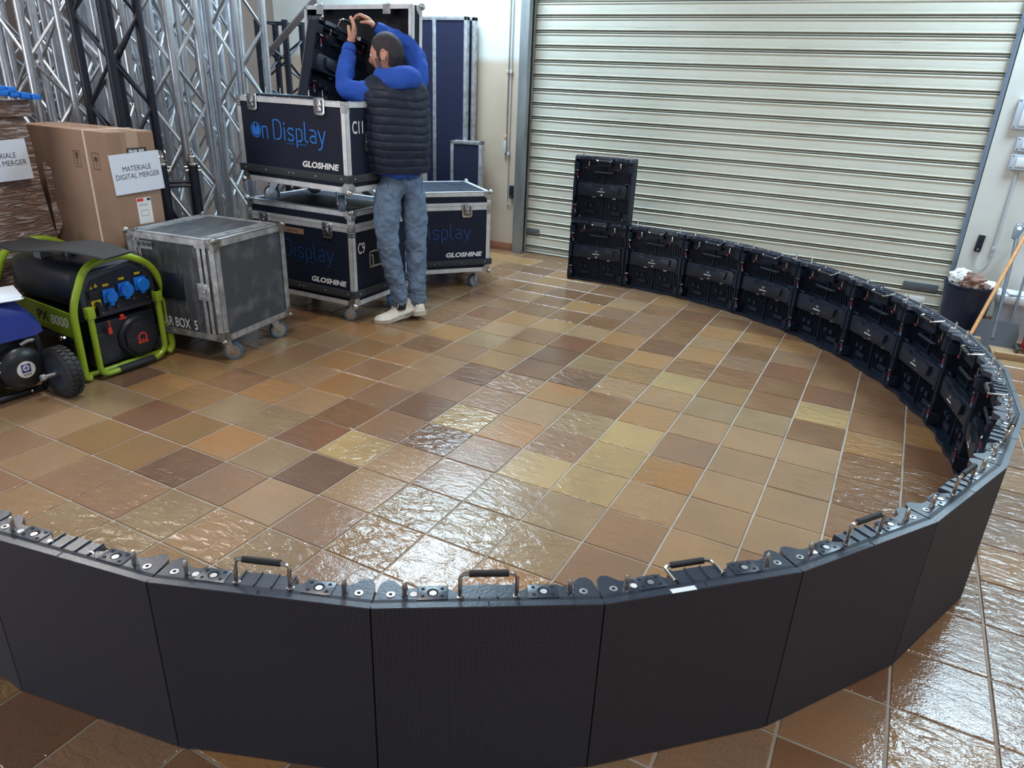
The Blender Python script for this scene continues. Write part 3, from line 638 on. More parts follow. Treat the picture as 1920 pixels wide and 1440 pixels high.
def make_case(name, label, w_, d_, z0, zl, z1, lid=True, num=None, group=None, dim=False, wheels=True, lidopen=False):
    """origin front-left on the floor; body z0..zl, lid zl..z1"""
    root = thing(name, label, 'flight case', group=group)
    alu = M_['alu']; top = z1 if lid else zl
    if lid: MB().box(.002, w_-.002, .002, d_-.002, z0, zl-.001).build('body', M_['laminate'], root)
    else:
        b_ = MB().box(.002, w_-.002, .002, .012, z0, zl).box(.002, w_-.002, d_-.012, d_-.002, z0, zl).box(.002, .012, .002, d_-.002, z0, zl).box(w_-.012, w_-.002, .002, d_-.002, z0, zl).box(.002, w_-.002, .002, d_-.002, z0, z0+.012); b_.build('body', M_['laminate'], root)
        MB().box(.014, w_-.014, .014, d_-.014, z0+.013, z0+.02).build('foam_insert', M_['foam'], root)
    for sx, x in ((1, 0), (-1, w_)):
        for sy, y in ((1, 0), (-1, d_)): edge_rail(root, (x, y, z0), (x, y, zl), alu, .03, (sx, sy), nriv=4)
        edge_rail(root, (x, 0, z0), (x, d_, z0), alu, .03, (sx, 1))
        edge_rail(root, (x, 0, zl), (x, d_, zl), alu, .028, (sx, -1), 'rim_rail')
    for sy, y in ((1, 0), (-1, d_)):
        edge_rail(root, (0, y, z0), (w_, y, z0), alu, .03, (sy, 1), nriv=7)
        edge_rail(root, (0, y, zl), (w_, y, zl), alu, .028, (sy, -1), 'rim_rail', nriv=7)
    for sx, x in ((1, 0), (-1, w_)):
        for sy, y in ((1, 0), (-1, d_)):
            ball_corner(root, x, y, z0, sx, sy, 1, M_['zinc'])
            cp = MB()
            for q in range(3):
                for r_ in range(2): cp.ball((x+sx*(.010+.012*r_), y-sy*.0045, zl-.012-.018*q), .0032, n=6); cp.ball((x-sx*.0045, y+sy*(.010+.012*r_), zl-.012-.018*q), .0032, n=6)
            cp.box(min(x-sx*.004, x+sx*.032), max(x-sx*.004, x+sx*.032), min(y, y-sy*.0045), max(y, y-sy*.0045), zl-.058, zl)
            cp.box(min(x, x-sx*.0045), max(x, x-sx*.0045), min(y-sy*.004, y+sy*.032), max(y-sy*.004, y+sy*.032), zl-.058, zl)
            cp.build('corner_bracket', M_['zinc'], root)
    if lid: lid_obj = make_lid(root, w_, d_, zl, z1)
    # rubber bumper strip near the base
    bz = z0+.055
    bs = MB().box(-.016, w_+.016, -.016, -.002, bz, bz+.045, bev=.002).box(-.016, w_+.016, d_+.002, d_+.016, bz, bz+.045, bev=.002).box(-.016, -.002, -.002, d_+.002, bz, bz+.045, bev=.002).box(w_+.002, w_+.016, -.002, d_+.002, bz, bz+.045, bev=.002)
    bs = bs.build('bumper_strip', M_['bumper'], root)
    rv = MB()
    for x in (.04, .22, .42, .455, .64, w_-.04): rv.ball((x, -.0165, bz+.022), .0048, n=8)
    for y in (.04, .3, d_-.04): rv.ball((w_+.0165, y, bz+.022), .0048, n=8)
    rv.build('bumper_screws', M_['zinc'], bs)
    hz = zl-.014
    for x in (.14, w_-.19): latch(root, x, -.006, hz-.016, h=.105 if lid else .095, w_=.082)
    # recessed side handle
    hs = MB(); hx = w_+.001
    for (y0_, y1_, za, zb) in ((.16, .30, z0+.225, z0+.237), (.16, .30, z0+.325, z0+.337), (.16, .172, z0+.225, z0+.337), (.288, .30, z0+.225, z0+.337)): hs.box(hx, hx+.004, y0_, y1_, za, zb)
    hs.tube(roundpath([(hx+.004, .185, z0+.31), (hx+.014, .185, z0+.30), (hx+.014, .185, z0+.25), (hx+.004, .185, z0+.24)], .01), .005, 8)
    for i in range(10): a = i/10*2*PI; hs.ball((hx+.004, .23+.064*max(-1, min(1, 1.4*math.cos(a))), z0+.281+.05*max(-1, min(1, 1.4*math.sin(a)))), .003, n=6)
    hs.build('side_handle', M_['zinc'], root)
    MB().box(hx-.0005, hx+.001, .172, .288, z0+.237, z0+.325).build('handle_recess', M_['foam'], root)
    if wheels:
        for i, (x, y) in enumerate(((.1, .1), (w_-.07, .09), (.1, d_-.1), (w_-.1, d_-.1))): caster(root, x, y, (0.5, .35, 1.9, 2.2)[i], top=z0) if z0 < .2 else None
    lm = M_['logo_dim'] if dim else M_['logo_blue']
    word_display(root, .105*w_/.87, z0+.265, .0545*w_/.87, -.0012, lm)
    text('maker_lettering', 'GLOSHINE', .047, M_['logo_white'], root, (.512*w_/.87, -.0012, z0+.122), (PI/2, 0, 0), ext=.0003, sx=1.27, bold=.0019, shear=.18, space=1.02)
    if num: text('case_number', num, .1, M_['logo_white'], root, (w_+.0012, .05, zl-.17), (PI/2, 0, PI/2), ext=.0003, sx=.62, bold=.0008)
    return root
def make_lid(root, w_, d_, zl, z1, local=False):
    l = MB().box(.002, w_-.002, .002, d_-.002, zl+.001, z1).build('lid', M_['laminate'], root)
    # stacking dish on top
    for xx in (.06, w_-.2):
        for yy in (.06, d_-.18): MB().box(xx, xx+.14, yy, yy+.12, z1, z1+.002).build('wheel_dish', M_['castdark'], l)
    alu = M_['alu']
    for sx, x in ((1, 0), (-1, w_)):
        edge_rail(l, (x, 0, z1), (x, d_, z1), alu, .03, (sx, -1)); edge_rail(l, (x, 0, zl+.002), (x, d_, zl+.002), alu, .024, (sx, 1), 'rim_rail')
        for sy, y in ((1, 0), (-1, d_)): edge_rail(l, (x, y, zl), (x, y, z1), alu, .03, (sx, sy), nriv=2); ball_corner(l, x, y, z1, sx, sy, -1, M_['zinc'])
    for sy, y in ((1, 0), (-1, d_)):
        edge_rail(l, (0, y, z1), (w_, y, z1), alu, .03, (sy, -1), nriv=7); edge_rail(l, (0, y, zl+.002), (w_, y, zl+.002), alu, .024, (sy, 1), 'rim_rail', nriv=7)
    return l
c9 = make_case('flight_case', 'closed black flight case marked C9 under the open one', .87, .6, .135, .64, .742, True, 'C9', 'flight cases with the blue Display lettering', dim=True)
c9.location = (-3.36, .385, 0); c9.rotation_euler = (0, 0, math.radians(1))
s = None
for o in kids(c9):
    pass
# marker label and handling symbols on C9
lb = MB().box(.305, .475, -.0012, -.0002, .555, .592).build('torn_label', M_['card'], c9)
text('label_scribble', 'ciapa-tto', .028, M_['ink'], lb, (.322, -.0016, .566), (PI/2, 0, 0), ext=.0001, shear=.2)
sy_ = MB()
for y0_ in (.335, .43):
    for a_ in ((y0_, y0_+.065, .245, .249), (y0_, y0_+.065, .331, .335), (y0_, y0_+.003, .245, .335), (y0_+.062, y0_+.065, .245, .335)): sy_.box(.8712, .8722, *a_)
sy_.box(.8712, .8722, .366, .370, .262, .30).prism([(.345, .30), (.39, .30), (.383, .312), (.3675, .318), (.352, .312)], .8712, .8722, axis='x').box(.8712, .8722, .445, .452, .262, .318).box(.8712, .8722, .465, .472, .262, .318).box(.8712, .8722, .445, .485, .262, .266)
sy_.build('handling_symbols', M_['logo_white'], c9)
c11 = make_case('flight_case', 'open black flight case marked C11 with its lid up, stacked on another', .885, .6, .885, 1.385, 1.49, False, 'C11', 'flight cases with the blue Display lettering')
c11.location = (-3.268, .30, 0); c11.rotation_euler = (0, 0, math.radians(-2))
for (x, y, r_) in ((.17, .1, .5), (.72, .10, 2.5), (.15, .5, .3), (.73, .5, 2.2)):
    cc = caster(c11, x, y, r_, top=.135); cc.location.z = .75
# open lid of C11
ld = thing('open_lid', None, None, (0, .612, 1.375), parent=c11)
lm_ = MB()
W_, LH, LD = .885, .56, .10
lm_.box(0, W_, .09, .10, 0, LH).box(0, .01, 0, .1, 0, LH).box(W_-.01, W_, 0, .1, 0, LH).box(0, W_, 0, .1, LH-.01, LH).box(0, W_, 0, .1, 0, .01)
lm_.build('lid_shell', M_['laminate'], ld)
MB().box(.02, W_-.02, .07, .089, .02, LH-.02).build('lid_lining', M_['foam'], ld)
MB().box(.09, .2, .05, .07, .0, .30).box(.6, .84, .05, .07, .0, .30).build('lining_flap', M_['lightgreysheet'], ld)
rm = MB().box(-.003, .022, -.004, .0, 0, LH).box(W_-.022, W_+.003, -.004, 0, 0, LH).box(-.003, W_+.003, -.004, 0, LH-.022, LH+.003)
rm.box(W_, W_+.003, -.004, .025, 0, LH).box(W_, W_+.003, .075, .103, 0, LH).box(0, W_, .0, .025, LH, LH+.003).box(0, W_, .075, .103, LH, LH+.003); rm.build('lid_frame', M_['alu'], ld)
ball_corner(ld, W_, .1, LH, -1, -1, -1, M_['zinc'], .022); ball_corner(ld, 0, .1, LH, 1, -1, -1, M_['zinc'], .022)
for x in (.14, W_-.19):
    MB().box(x-.03, x+.03, -.006, -.003, LH-.05, LH+.004).ball((x, .01, LH+.008), .01).build('latch_keeper', M_['zinc'], ld)
MB().cyl((.1, .0, 0), (.78, 0, 0), .008).build('hinge', M_['zinc'], ld)
ld.rotation_euler = (math.radians(-2), 0, 0)
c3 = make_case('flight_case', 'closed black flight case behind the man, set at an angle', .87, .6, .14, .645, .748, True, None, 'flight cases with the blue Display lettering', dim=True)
c3.location = (-2.815, 1.075, 0); c3.rotation_euler = (0, 0, math.radians(49.7))

# grey scratched rack case
def rack_case():
    root = thing('rack_case', 'scuffed dark grey rack case on blue-grey casters beside the lime generator', 'flight case', (-2.625, -.543, 0), math.radians(97.3))
    w_, d_, z0, z1 = .577, .596, .14, .70; A_ = M_['aluold']; lw = .085
    MB().box(.002, w_-.002, .004, d_-.002, z0, z1).build('body', M_['scratched'], root)
    MB().box(-.001, w_+.001, lw-.004, lw+.006, z0+.01, z1-.01).build('door_gap', M_['foam'], root)
    for sx, x in ((1, 0), (-1, w_)):
        for sy, y in ((1, 0), (-1, d_)): edge_rail(root, (x, y, z0), (x, y, z1), A_, .036, (sx, sy), nriv=5)
        edge_rail(root, (x, 0, z0), (x, d_, z0), A_, .034, (sx, 1), nriv=6); edge_rail(root, (x, 0, z1), (x, d_, z1), A_, .034, (sx, -1), nriv=6)
    for sy, y in ((1, 0), (-1, d_)):
        for z, sz in ((z0, 1), (z1, -1)): edge_rail(root, (0, y, z), (w_, y, z), A_, .034, (sy, sz), nriv=6)
    # closing frame rails round the door and the back cover
    for yy in (lw-.028, lw+.008):
        fr = MB().box(-.0035, 0, yy, yy+.022, z0+.03, z1-.03).box(w_, w_+.0035, yy, yy+.022, z0+.03, z1-.03).box(0, w_, yy, yy+.022, z1, z1+.0035).box(0, w_, yy, yy+.022, z0-.0035, z0); fr.build('closing_rail', A_, root)
    for yy in (d_-.09, d_-.06):
        MB().box(0, w_, yy, yy+.02, z1, z1+.0035).box(-.0035, 0, yy, yy+.02, z0+.03, z1-.03).build('closing_rail', A_, root)
    for sx, x in ((1, 0), (-1, w_)):
        for sy, y in ((1, 0), (-1, d_)):
            for sz, z in ((1, z0), (-1, z1)): ball_corner(root, x, y, z, sx, sy, sz, M_['zincold'], .017)
    for (y0_, y1_, z_) in ((lw-.03, lw+.03, z1-.034),): MB().box(-.006, -.003, lw-.034, lw+.04, z1-.045, z1-.002).build('corner_bracket', A_, root)
    # latch straddling the gap on the left face (local -x)
    def side(mb): mb.b.transform(Matrix.Rotation(-PI/2, 4, 'Z')); return mb
    mb = MB(); w2, h = .085, .095; pts = [(-w2/2, -h/2), (w2/2, -h/2), (w2/2, h/2), (-w2/2, h/2)]
    mb.prism(pts, -.004, 0, axis='y', bev=.0015).prism([(p[0]*.66, p[1]*.66) for p in pts], -.0065, -.003, axis='y').ball((.006, -.009, 0), .014, (1, .5, 1)).box(-.026, .02, -.012, -.006, -.007, .005, bev=.001).box(.004, .02, -.013, -.006, -.022, .022)
    for i in range(4):
        for t_ in (-.4, 0, .4):
            p = [(-w2*.44, t_*h), (w2*.44, t_*h), (t_*w2, -h*.44), (t_*w2, h*.44)][i]; mb.ball((p[0], -.005, p[1]), .003, n=6)
    side(mb); mb.b.transform(Matrix.Translation((-.004, lw+.012, .415))); mb.build('recessed_latch', A_, root)
    # recessed handle
    mb = MB().box(-.09, .09, -.004, 0, -.075, .075, bev=.002); side(mb); mb.b.transform(Matrix.Translation((0, .33, .42))); hh = mb.build('recessed_handle', M_['gblack'], root)
    # label plate and stencils (read along local -y seen from the left face)
    mb = MB().box(-.0035, -.001, d_-.175, d_-.06, z1-.09, z1-.045); pl = mb.build('name_plate', M_['zinc'], root)
    text('plate_lettering', 'TRABES', .026, M_['ink'], pl, (-.0038, d_-.098, z1-.072), (PI/2, 0, -PI/2), ext=.0002, bold=.0012)
    MB().lathe([(.010, 0), (.010, .0006)], 14, Matrix.Translation((-.0036, d_-.083, z1-.066))@Matrix.Rotation(-PI/2, 4, 'Y')).build('plate_mark', M_['ink'], pl)
    text('stencil_lettering', 'PAR BOX  5', .078, M_['logo_white'], root, (-.0012, .445, z0+.045), (PI/2, 0, -PI/2), ext=.0002, sx=.66, bold=.001)
    for (x, y, r_) in ((.085, .075, 2.2), (w_-.085, .075, 2.6), (.085, d_-.08, .4), (w_-.085, d_-.08, .6)): caster(root, x, y, r_, R_=.052, top=.14, mat_=M_['bluewheel'])
    return root
rack_case()

# ------------------------------------------------------------------ trusses
def make_truss(s_, m, L_=3.0, r=.025, rb=.010, period=.5, phase=0, end=False):
    root = thing('truss', None, 'truss')
    h = s_/2; cs = [(-h, -h), (h, -h), (h, h), (-h, h)]
    ch = MB().tube([(0, 0, 0), (0, 0, L_)], r, 14).mesh('chord', m)
    for x, y in cs:
        o = bpy.data.objects.new('chord', ch); C.objects.link(o); o.parent = root; o.location = (x, y, 0)
    half = period/2; a_ = Vector((-h, 0, 0)); ln = math.hypot(s_-.03, half-.02)
    dz = half-.02; up_ = MB().tube([(-h+.015, 0, .01), (h-.015, 0, .01+dz)], rb, 8).mesh('brace', m); dn = MB().tube([(h-.015, 0, .01), (-h+.015, 0, .01+dz)], rb, 8).mesh('brace', m)
    for f_ in range(4):
        for i in range(int((L_-.1)/half)):
            z = .05+i*half+(phase if f_ % 2 == 0 else 0)
            if z+half > L_: continue
            o = bpy.data.objects.new('brace', up_ if (i+f_) % 2 else dn); C.objects.link(o); o.parent = root
            o.matrix_parent_inverse = Matrix(); a = f_*PI/2; o.location = (math.sin(a)*h, -math.cos(a)*h, z); o.rotation_euler = (0, 0, a)
    # end frames and conical couplers
    for z in (.03, L_-.03):
        for f_ in range(4):
            a = f_*PI/2; o = bpy.data.objects.new('end_bar', BAR[m.name, s_]); C.objects.link(o); o.parent = root; o.location = (math.sin(a)*h, -math.cos(a)*h, z); o.rotation_euler = (0, 0, a)
    return root
BAR = {}
for m in (M_['truss'], M_['trussblack']):
    for s_ in (.24, .35, .20): BAR[m.name, s_] = MB().tube([(-s_/2, 0, 0), (s_/2, 0, 0)], .012, 8).mesh('end_bar', m)
ts = make_truss(.24, M_['truss']); tk = make_truss(.24, M_['trussblack'])
TR = [(ts, -3.81, .32, 8, 'silver box truss right of the black one, behind the grey rack case'),
      (ts, -3.79, .84, -2, 'silver box truss nearest the open flight case, standing upright'),
      (ts, -4.30, 1.02, 12, 'silver box truss in the second row behind the open flight case'),
      (ts, -4.05, -.02, 20, 'silver box truss directly behind the black one'),
      (tk, -3.77, -.12, 5, 'black box truss standing behind the brown television carton'),
      (ts, -4.35, -.26, 3, 'silver box truss left of the black one, behind the carton'),
      (ts, -4.68, .10, 8, 'silver box truss in second row, left behind black truss'),
      (ts, -4.62, -.62, 15, 'silver box truss behind the stretch-wrapped carton'),
      (ts, -4.98, -.34, -10, 'silver box truss far left, third row behind stretch-wrapped carton'),
      (ts, -4.30, .48, 30, 'silver box truss in the back row, middle of the group'),
      (ts, -4.72, 1.30, 3, 'silver box truss rearmost, near the grey-brown wall'),
      (ts, -4.66, .80, 12, 'silver box truss rear row behind the two first silver ones'),
      (ts, -4.95, -.95, 5, 'silver box truss at the left frame edge'),
      (ts, -5.30, -.62, 20, 'silver box truss against the wall, at the far left edge'),
      (ts, -5.10, .12, -14, 'silver box truss against the wall, left of the black truss top'),
      (ts, -5.02, .55, 25, 'silver box truss against the wall, seen right past the black truss'),
      (ts, -5.15, 1.05, 8, 'silver box truss against the wall, behind the middle of the group')]
used = set()
for p_, x, y, rz, lab in TR:
    o = p_ if p_.name not in used else copy_tree(p_); used.add(p_.name)
    o.location = (x, y, .0); o.rotation_euler = (math.radians(random.uniform(-.5, .5)), math.radians(random.uniform(-1.1, .2)), math.radians(rz)); tag(o, lab, 'truss', 'upright box trusses')
# short black tower truss with silver spigots
def tower(x, y, rz, H_, s_, lab):
    root = thing('truss_tower', lab, 'truss', (x, y, 0), math.radians(rz))
    h = s_/2
    for cx, cy in ((-h, -h), (h, -h), (h, h), (-h, h)):
        MB().tube([(cx, cy, 0), (cx, cy, H_)], .028, 14).build('chord', M_['trussblack'], root)
        MB().lathe([(.026, 0), (.026, .008), (.018, .012), (.018, .05), (.012, .055), (.012, .07)], 12, Matrix.Translation((cx, cy, H_))).build('spigot', M_['steel'], root)
        MB().cyl((cx-.045, cy, H_-.03), (cx+.045, cy, H_-.03), .006, 8).build('lock_pin', M_['steel'], root)
    for f_ in range(4):
        a = f_*PI/2; c, s = math.cos(a), math.sin(a); P = lambda u, z: (c*u+s*h, s*u-c*h, z)
        MB().tube([P(-h, H_-.12), P(h, H_-.12)], .011, 8).build('end_bar', M_['trussblack'], root)
        z = .08; i = 0
        while z+.32 < H_-.1:
            MB().tube([P(-h if i % 2 else h, z), P(h if i % 2 else -h, z+.32)], .011, 8).build('brace', M_['trussblack'], root); z += .33; i += 1
    return root
tower(-3.44, -.06, 53, .99, .17, 'short black truss tower with silver spigots, left of the open case stack')

# black truss standing behind the open lid, timber beam leaning across it
bt = copy_tree(tk); bt.location = (-4.06, 1.52, 0); bt.rotation_euler = (0, 0, math.radians(12)); tag(bt, 'black box truss standing behind the open lid of the flight case', 'truss')
bt.location.z = 0; bt.scale = (1, 1, .63)
bm_ = MB().box(-.04, .04, -.02, .02, 0, 1.15, bev=.003).build('beam', M_['beam']); tag(bm_, 'dark weathered beam slanting up behind the open case lid', 'beam')
p0, p1 = Vector((-3.84, 1.10, 1.60)), Vector((-3.60, 1.42, 2.02))
bm_.location = p0; bm_.rotation_euler = (p1-p0).to_track_quat('Z', 'Y').to_euler(); bm_.scale = (1, 1, (p1-p0).length/1.15)

# framed case lids leaning on the back wall
def framed(name, lab, x0, y0, rz, w_, h_, t_, mull, dbl, m=None):
    root = thing(name, lab, 'case panel', (x0, y0, 0), math.radians(rz), 'framed dark case panels against the wall')
    MB().box(.01, w_-.01, .006, t_-.004, .01, h_-.01).build('board', m or M_['laminate2'], root)
    A_ = M_['aluold']
    for x, e in ((0, .03), (w_-.03, .03)):
        MB().box(x, x+e, 0, t_, 0, h_, bev=.002).build('frame_rail', A_, root)
    MB().box(0, w_, 0, t_, h_-.03, h_, bev=.002).build('frame_rail', A_, root); MB().box(0, w_, 0, t_, 0, .03, bev=.002).build('frame_rail', A_, root)
    if mull: MB().box(mull, mull+.035, -.004, .006, .03, h_-.03, bev=.001).build('middle_rail', A_, root)
    if dbl:
        MB().box(w_+.001, w_+.02, t_*.30, t_*.42, 0, h_).build('groove_rail', A_, root)
    return root
framed('case_panel', 'tall dark case panel with bright middle rail, leaning on the back wall', -3.84, 2.87, 0, .66, 2.03, .05, .30, False)
framed('case_panel', 'second tall dark panel right behind the one with the middle rail', -3.80, 2.94, 0, .66, 2.03, .05, None, False)
framed('case_panel', 'low dark case panel on the right, beside the corner skirting', -3.30, 2.80, 10, .31, 1.0, .08, None, False)
framed('case_panel', 'low dark case panel directly behind the man, left of the similar one', -3.98, 2.50, -6, .62, .96, .07, None, False)

# ------------------------------------------------------------------ cartons
def tvbox():
    root = thing('carton', 'tall brown television carton with a white printed sheet, cream strap', 'carton', (-3.29, -.31, 0), 0)
    Lx, Ly, H_ = .80, .28, 1.2
    MB().box(-Lx, 0, -Ly, 0, 0, H_, bev=.003).build('carton_body', M_['card'], root)
    MB().box(-Lx, .001, -.165, -.10, H_, H_+.001).box(0, .0012, -.17, -.10, 1.05, H_+.0005).build('tape', M_['tape'], root)
    MB().box(.0, .002, -Ly+.0, -.20, 1.02, 1.19).build('flap', M_['card'], root); MB().box(-.0, .0025, -.085, .0, 1.04, 1.19).build('flap', M_['card'], root)
    x = -.20
    MB().box(x, x+.015, -Ly-.003, -Ly, 0, H_).box(x, x+.015, -Ly-.003, .003, H_, H_+.003).box(x, x+.015, 0, .003, 0, H_).build('packing_strap', M_['strap'], root)
    # handling symbols on the long side
    for cx, k in ((-.285, 0), (-.12, 1)):
        mb = MB(); yy = -Ly-.0008
        for a in ((cx-.028, cx+.028, 1.0, 1.003), (cx-.028, cx+.028, 1.085, 1.088), (cx-.028, cx-.026, 1.0, 1.088), (cx+.026, cx+.028, 1.0, 1.088)): mb.box(a[0], a[1], yy-.0004, yy, a[2], a[3])
        if k == 0: mb.prism([(cx-.014, 1.078), (cx+.014, 1.078), (cx+.008, 1.05), (cx+.002, 1.045), (cx+.002, 1.02), (cx+.012, 1.015), (cx-.012, 1.015), (cx-.002, 1.02), (cx-.002, 1.045), (cx-.008, 1.05)], yy-.0006, yy, axis='y')
        else: mb.prism([(cx-.017, 1.045), (cx-.012, 1.062), (cx, 1.07), (cx+.012, 1.062), (cx+.017, 1.045)], yy-.0006, yy, axis='y').box(cx-.0015, cx+.0015, yy-.0006, yy, 1.015, 1.05)
        mb.build('handling_symbol', M_['carddark'], root)
    br = MB().box(.0025, .003, -.175, -.055, 1.078, 1.115).build('maker_label', M_['ink'], root)
    text('maker_lettering', 'PHILIPS', .03, M_['logo_white'], br, (.0032, -.165, 1.085), (PI/2, 0, PI/2), ext=.0002, bold=.0006)
    MB().box(.003, .0036, -.205, -.04, 1.064, 1.079).build('shipping_label', M_['white'], root)
    # A4 sheet, a bit wider than the carton
    sh = MB().box(-.15, .15, -.0006, 0, -.106, .106).build('printed_sheet', M_['paper'], root); sh.location = (.009, -.105, .955); sh.rotation_euler = (0, math.radians(0), math.radians(90)); sh.rotation_euler = (0, 0, math.radians(90)); sh.rotation_euler[1] = 0
    sh.rotation_mode = 'XYZ'; sh.matrix_local = Matrix.Translation((.012, -.138, .985))@Matrix.Rotation(math.radians(88), 4, 'Z')@Matrix.Rotation(math.radians(-2.5), 4, 'Y')
    text('sheet_lettering', 'MATERIALE\nDIGITAL MERGER', .040, M_['ink'], sh, (0, -.001, .012), (PI/2, 0, 0), ext=.0001, align='CENTER', sx=.86).data
    e = MB().box(.0005, .0012, -.165, -.075, .70, .845).build('energy_label', M_['white'], root)
    MB().box(.0012, .0016, -.162, -.122, .825, .842).build('label_mark', M_['red'], e); MB().box(.0012, .0016, -.10, -.078, .827, .840).build('label_arrow', M_['ink'], e)
    MB().tube([(.0014, -.145, .745), (.0014, -.1, .745), (.0014, -.1, .775), (.0014, -.145, .775)], .001, 5, closed=True).build('label_icon', M_['ink'], e)
    text('label_text', '123 cm', .018, M_['ink'], e, (.0015, -.155, .80), (PI/2, 0, PI/2), ext=.0001)
tvbox()
def wrap_mat():
    m = bpy.data.materials.new('stretch_film'); m.use_nodes = True; nt = m.node_tree; b = nt.nodes['Principled BSDF']; L = nt.links.new
    tc = nd(nt, 'ShaderNodeTexCoord'); mp = nd(nt, 'ShaderNodeMapping'); mp.inputs['Scale'].default_value = (2.5, 2.5, 17); mp.inputs['Rotation'].default_value = (.45, .2, 0); L(tc.outputs['Object'], mp.inputs[0])
    n = nd(nt, 'ShaderNodeTexNoise'); n.inputs['Scale'].default_value = 2.4; n.inputs['Detail'].default_value = 6; n.inputs['Distortion'].default_value = 1.7; L(mp.outputs[0], n.inputs['Vector'])
    bp = nd(nt, 'ShaderNodeBump'); bp.inputs['Strength'].default_value = 1; bp.inputs['Distance'].default_value = .03; L(n.outputs[0], bp.inputs['Height']); L(bp.outputs[0], b.inputs['Coat Normal'])
    r = nd(nt, 'ShaderNodeValToRGB'); r.color_ramp.elements[0].position = .50; r.color_ramp.elements[0].color = (*srgb(132, 104, 90), 1); r.color_ramp.elements[1].position = .60; r.color_ramp.elements[1].color = (*srgb(192, 180, 178), 1)  # pale streaks paint the film's shiny highlights into the colour
    L(n.outputs[0], r.inputs[0]); L(r.outputs[0], b.inputs['Base Color']); b.inputs['Roughness'].default_value = .45; b.inputs['Coat Weight'].default_value = 1; b.inputs['Coat Roughness'].default_value = .1; L(bp.outputs[0], b.inputs['Normal'])
    return m
M_['wrap'] = wrap_mat()
def pallet():
    root = thing('wrapped_carton', 'carton in clear stretch film at left frame edge, white sheet stuck on it', 'carton', (-3.85, -.635, 0), math.radians(4))
    # wrapped body: slightly irregular lofted box, right edge leaning
    rings = []
    for z, dx in ((0, .0), (.25, .01), (.6, .0), (.9, -.015), (1.1, -.02), (1.24, -.03), (1.25, -.03)):
        pts = []
        for (cx, cy) in ((0, -.62), (0, -.0), (-.55, 0), (-.55, -.62)):
            pts.append((cx+dx+random.uniform(-.006, .006), cy+(dx if cy == 0 else 0)+random.uniform(-.006, .006), z))
        rings.append(pts)
    MB().loft(rings).build('wrapped_body', M_['wrap'], root)
    MB().prism([(-.05, .0), (.0, .0), (.001, .32), (-.0, .62)], 0.001, .004, axis='y').build('carton_face', M_['card'], root)
    MB().box(-.56, .005, -.63, .005, 1.25, 1.335, bev=.01).build('top_carton', M_['wrap'], root)
    sh = MB().box(-.15, .15, -.0006, 0, -.106, .106).build('printed_sheet', M_['paper'], root)
    sh.matrix_local = Matrix.Translation((.02, -.235, 1.03))@Matrix.Rotation(math.radians(84), 4, 'Z')@Matrix.Rotation(math.radians(-2), 4, 'Y')
    text('sheet_lettering', 'MATERIALE\nDIGITAL MERGER', .040, M_['ink'], sh, (0, -.001, .012), (PI/2, 0, 0), ext=.0001, align='CENTER', sx=.86)
    # loose film flap
    mb = MB(); P = []
    for i in range(9):
        t = i/8; P.append([(.005+.02*math.sin(t*9), .01+.055*math.sin(t*PI)*(1+.3*math.sin(t*17)), 1.02-.42*t), (.008, .004, 1.02-.42*t)])
    for a, b in zip(P, P[1:]): mb.quad(a[0], b[0], b[1], a[1])
    mb.build('loose_film', M_['wrap'], root)
    return root
pallet()
# blue plastic strip coil on the wrapped carton
def blue_track():
    root = thing('cable_ramp', 'bright blue segmented plastic strips lying on the wrapped carton', 'plastic strip', (-3.92, -.76, 1.336), 0)
    for row, (dz, off) in enumerate(((0, 0), (.035, -.12))):
        mb = MB()
        for i in range(12):
            t = i/11; x = .10-.0*t; y = .13-.055*i+off; z = .004+dz+.035*math.sin(min(1, t*1.6)*PI/2)
            mb.box(x-.07, x+.05, y-.0235, y+.0235, z, z+.028, bev=.003)
        mb.build('plastic_strip', M_['socket'], root)
blue_track()

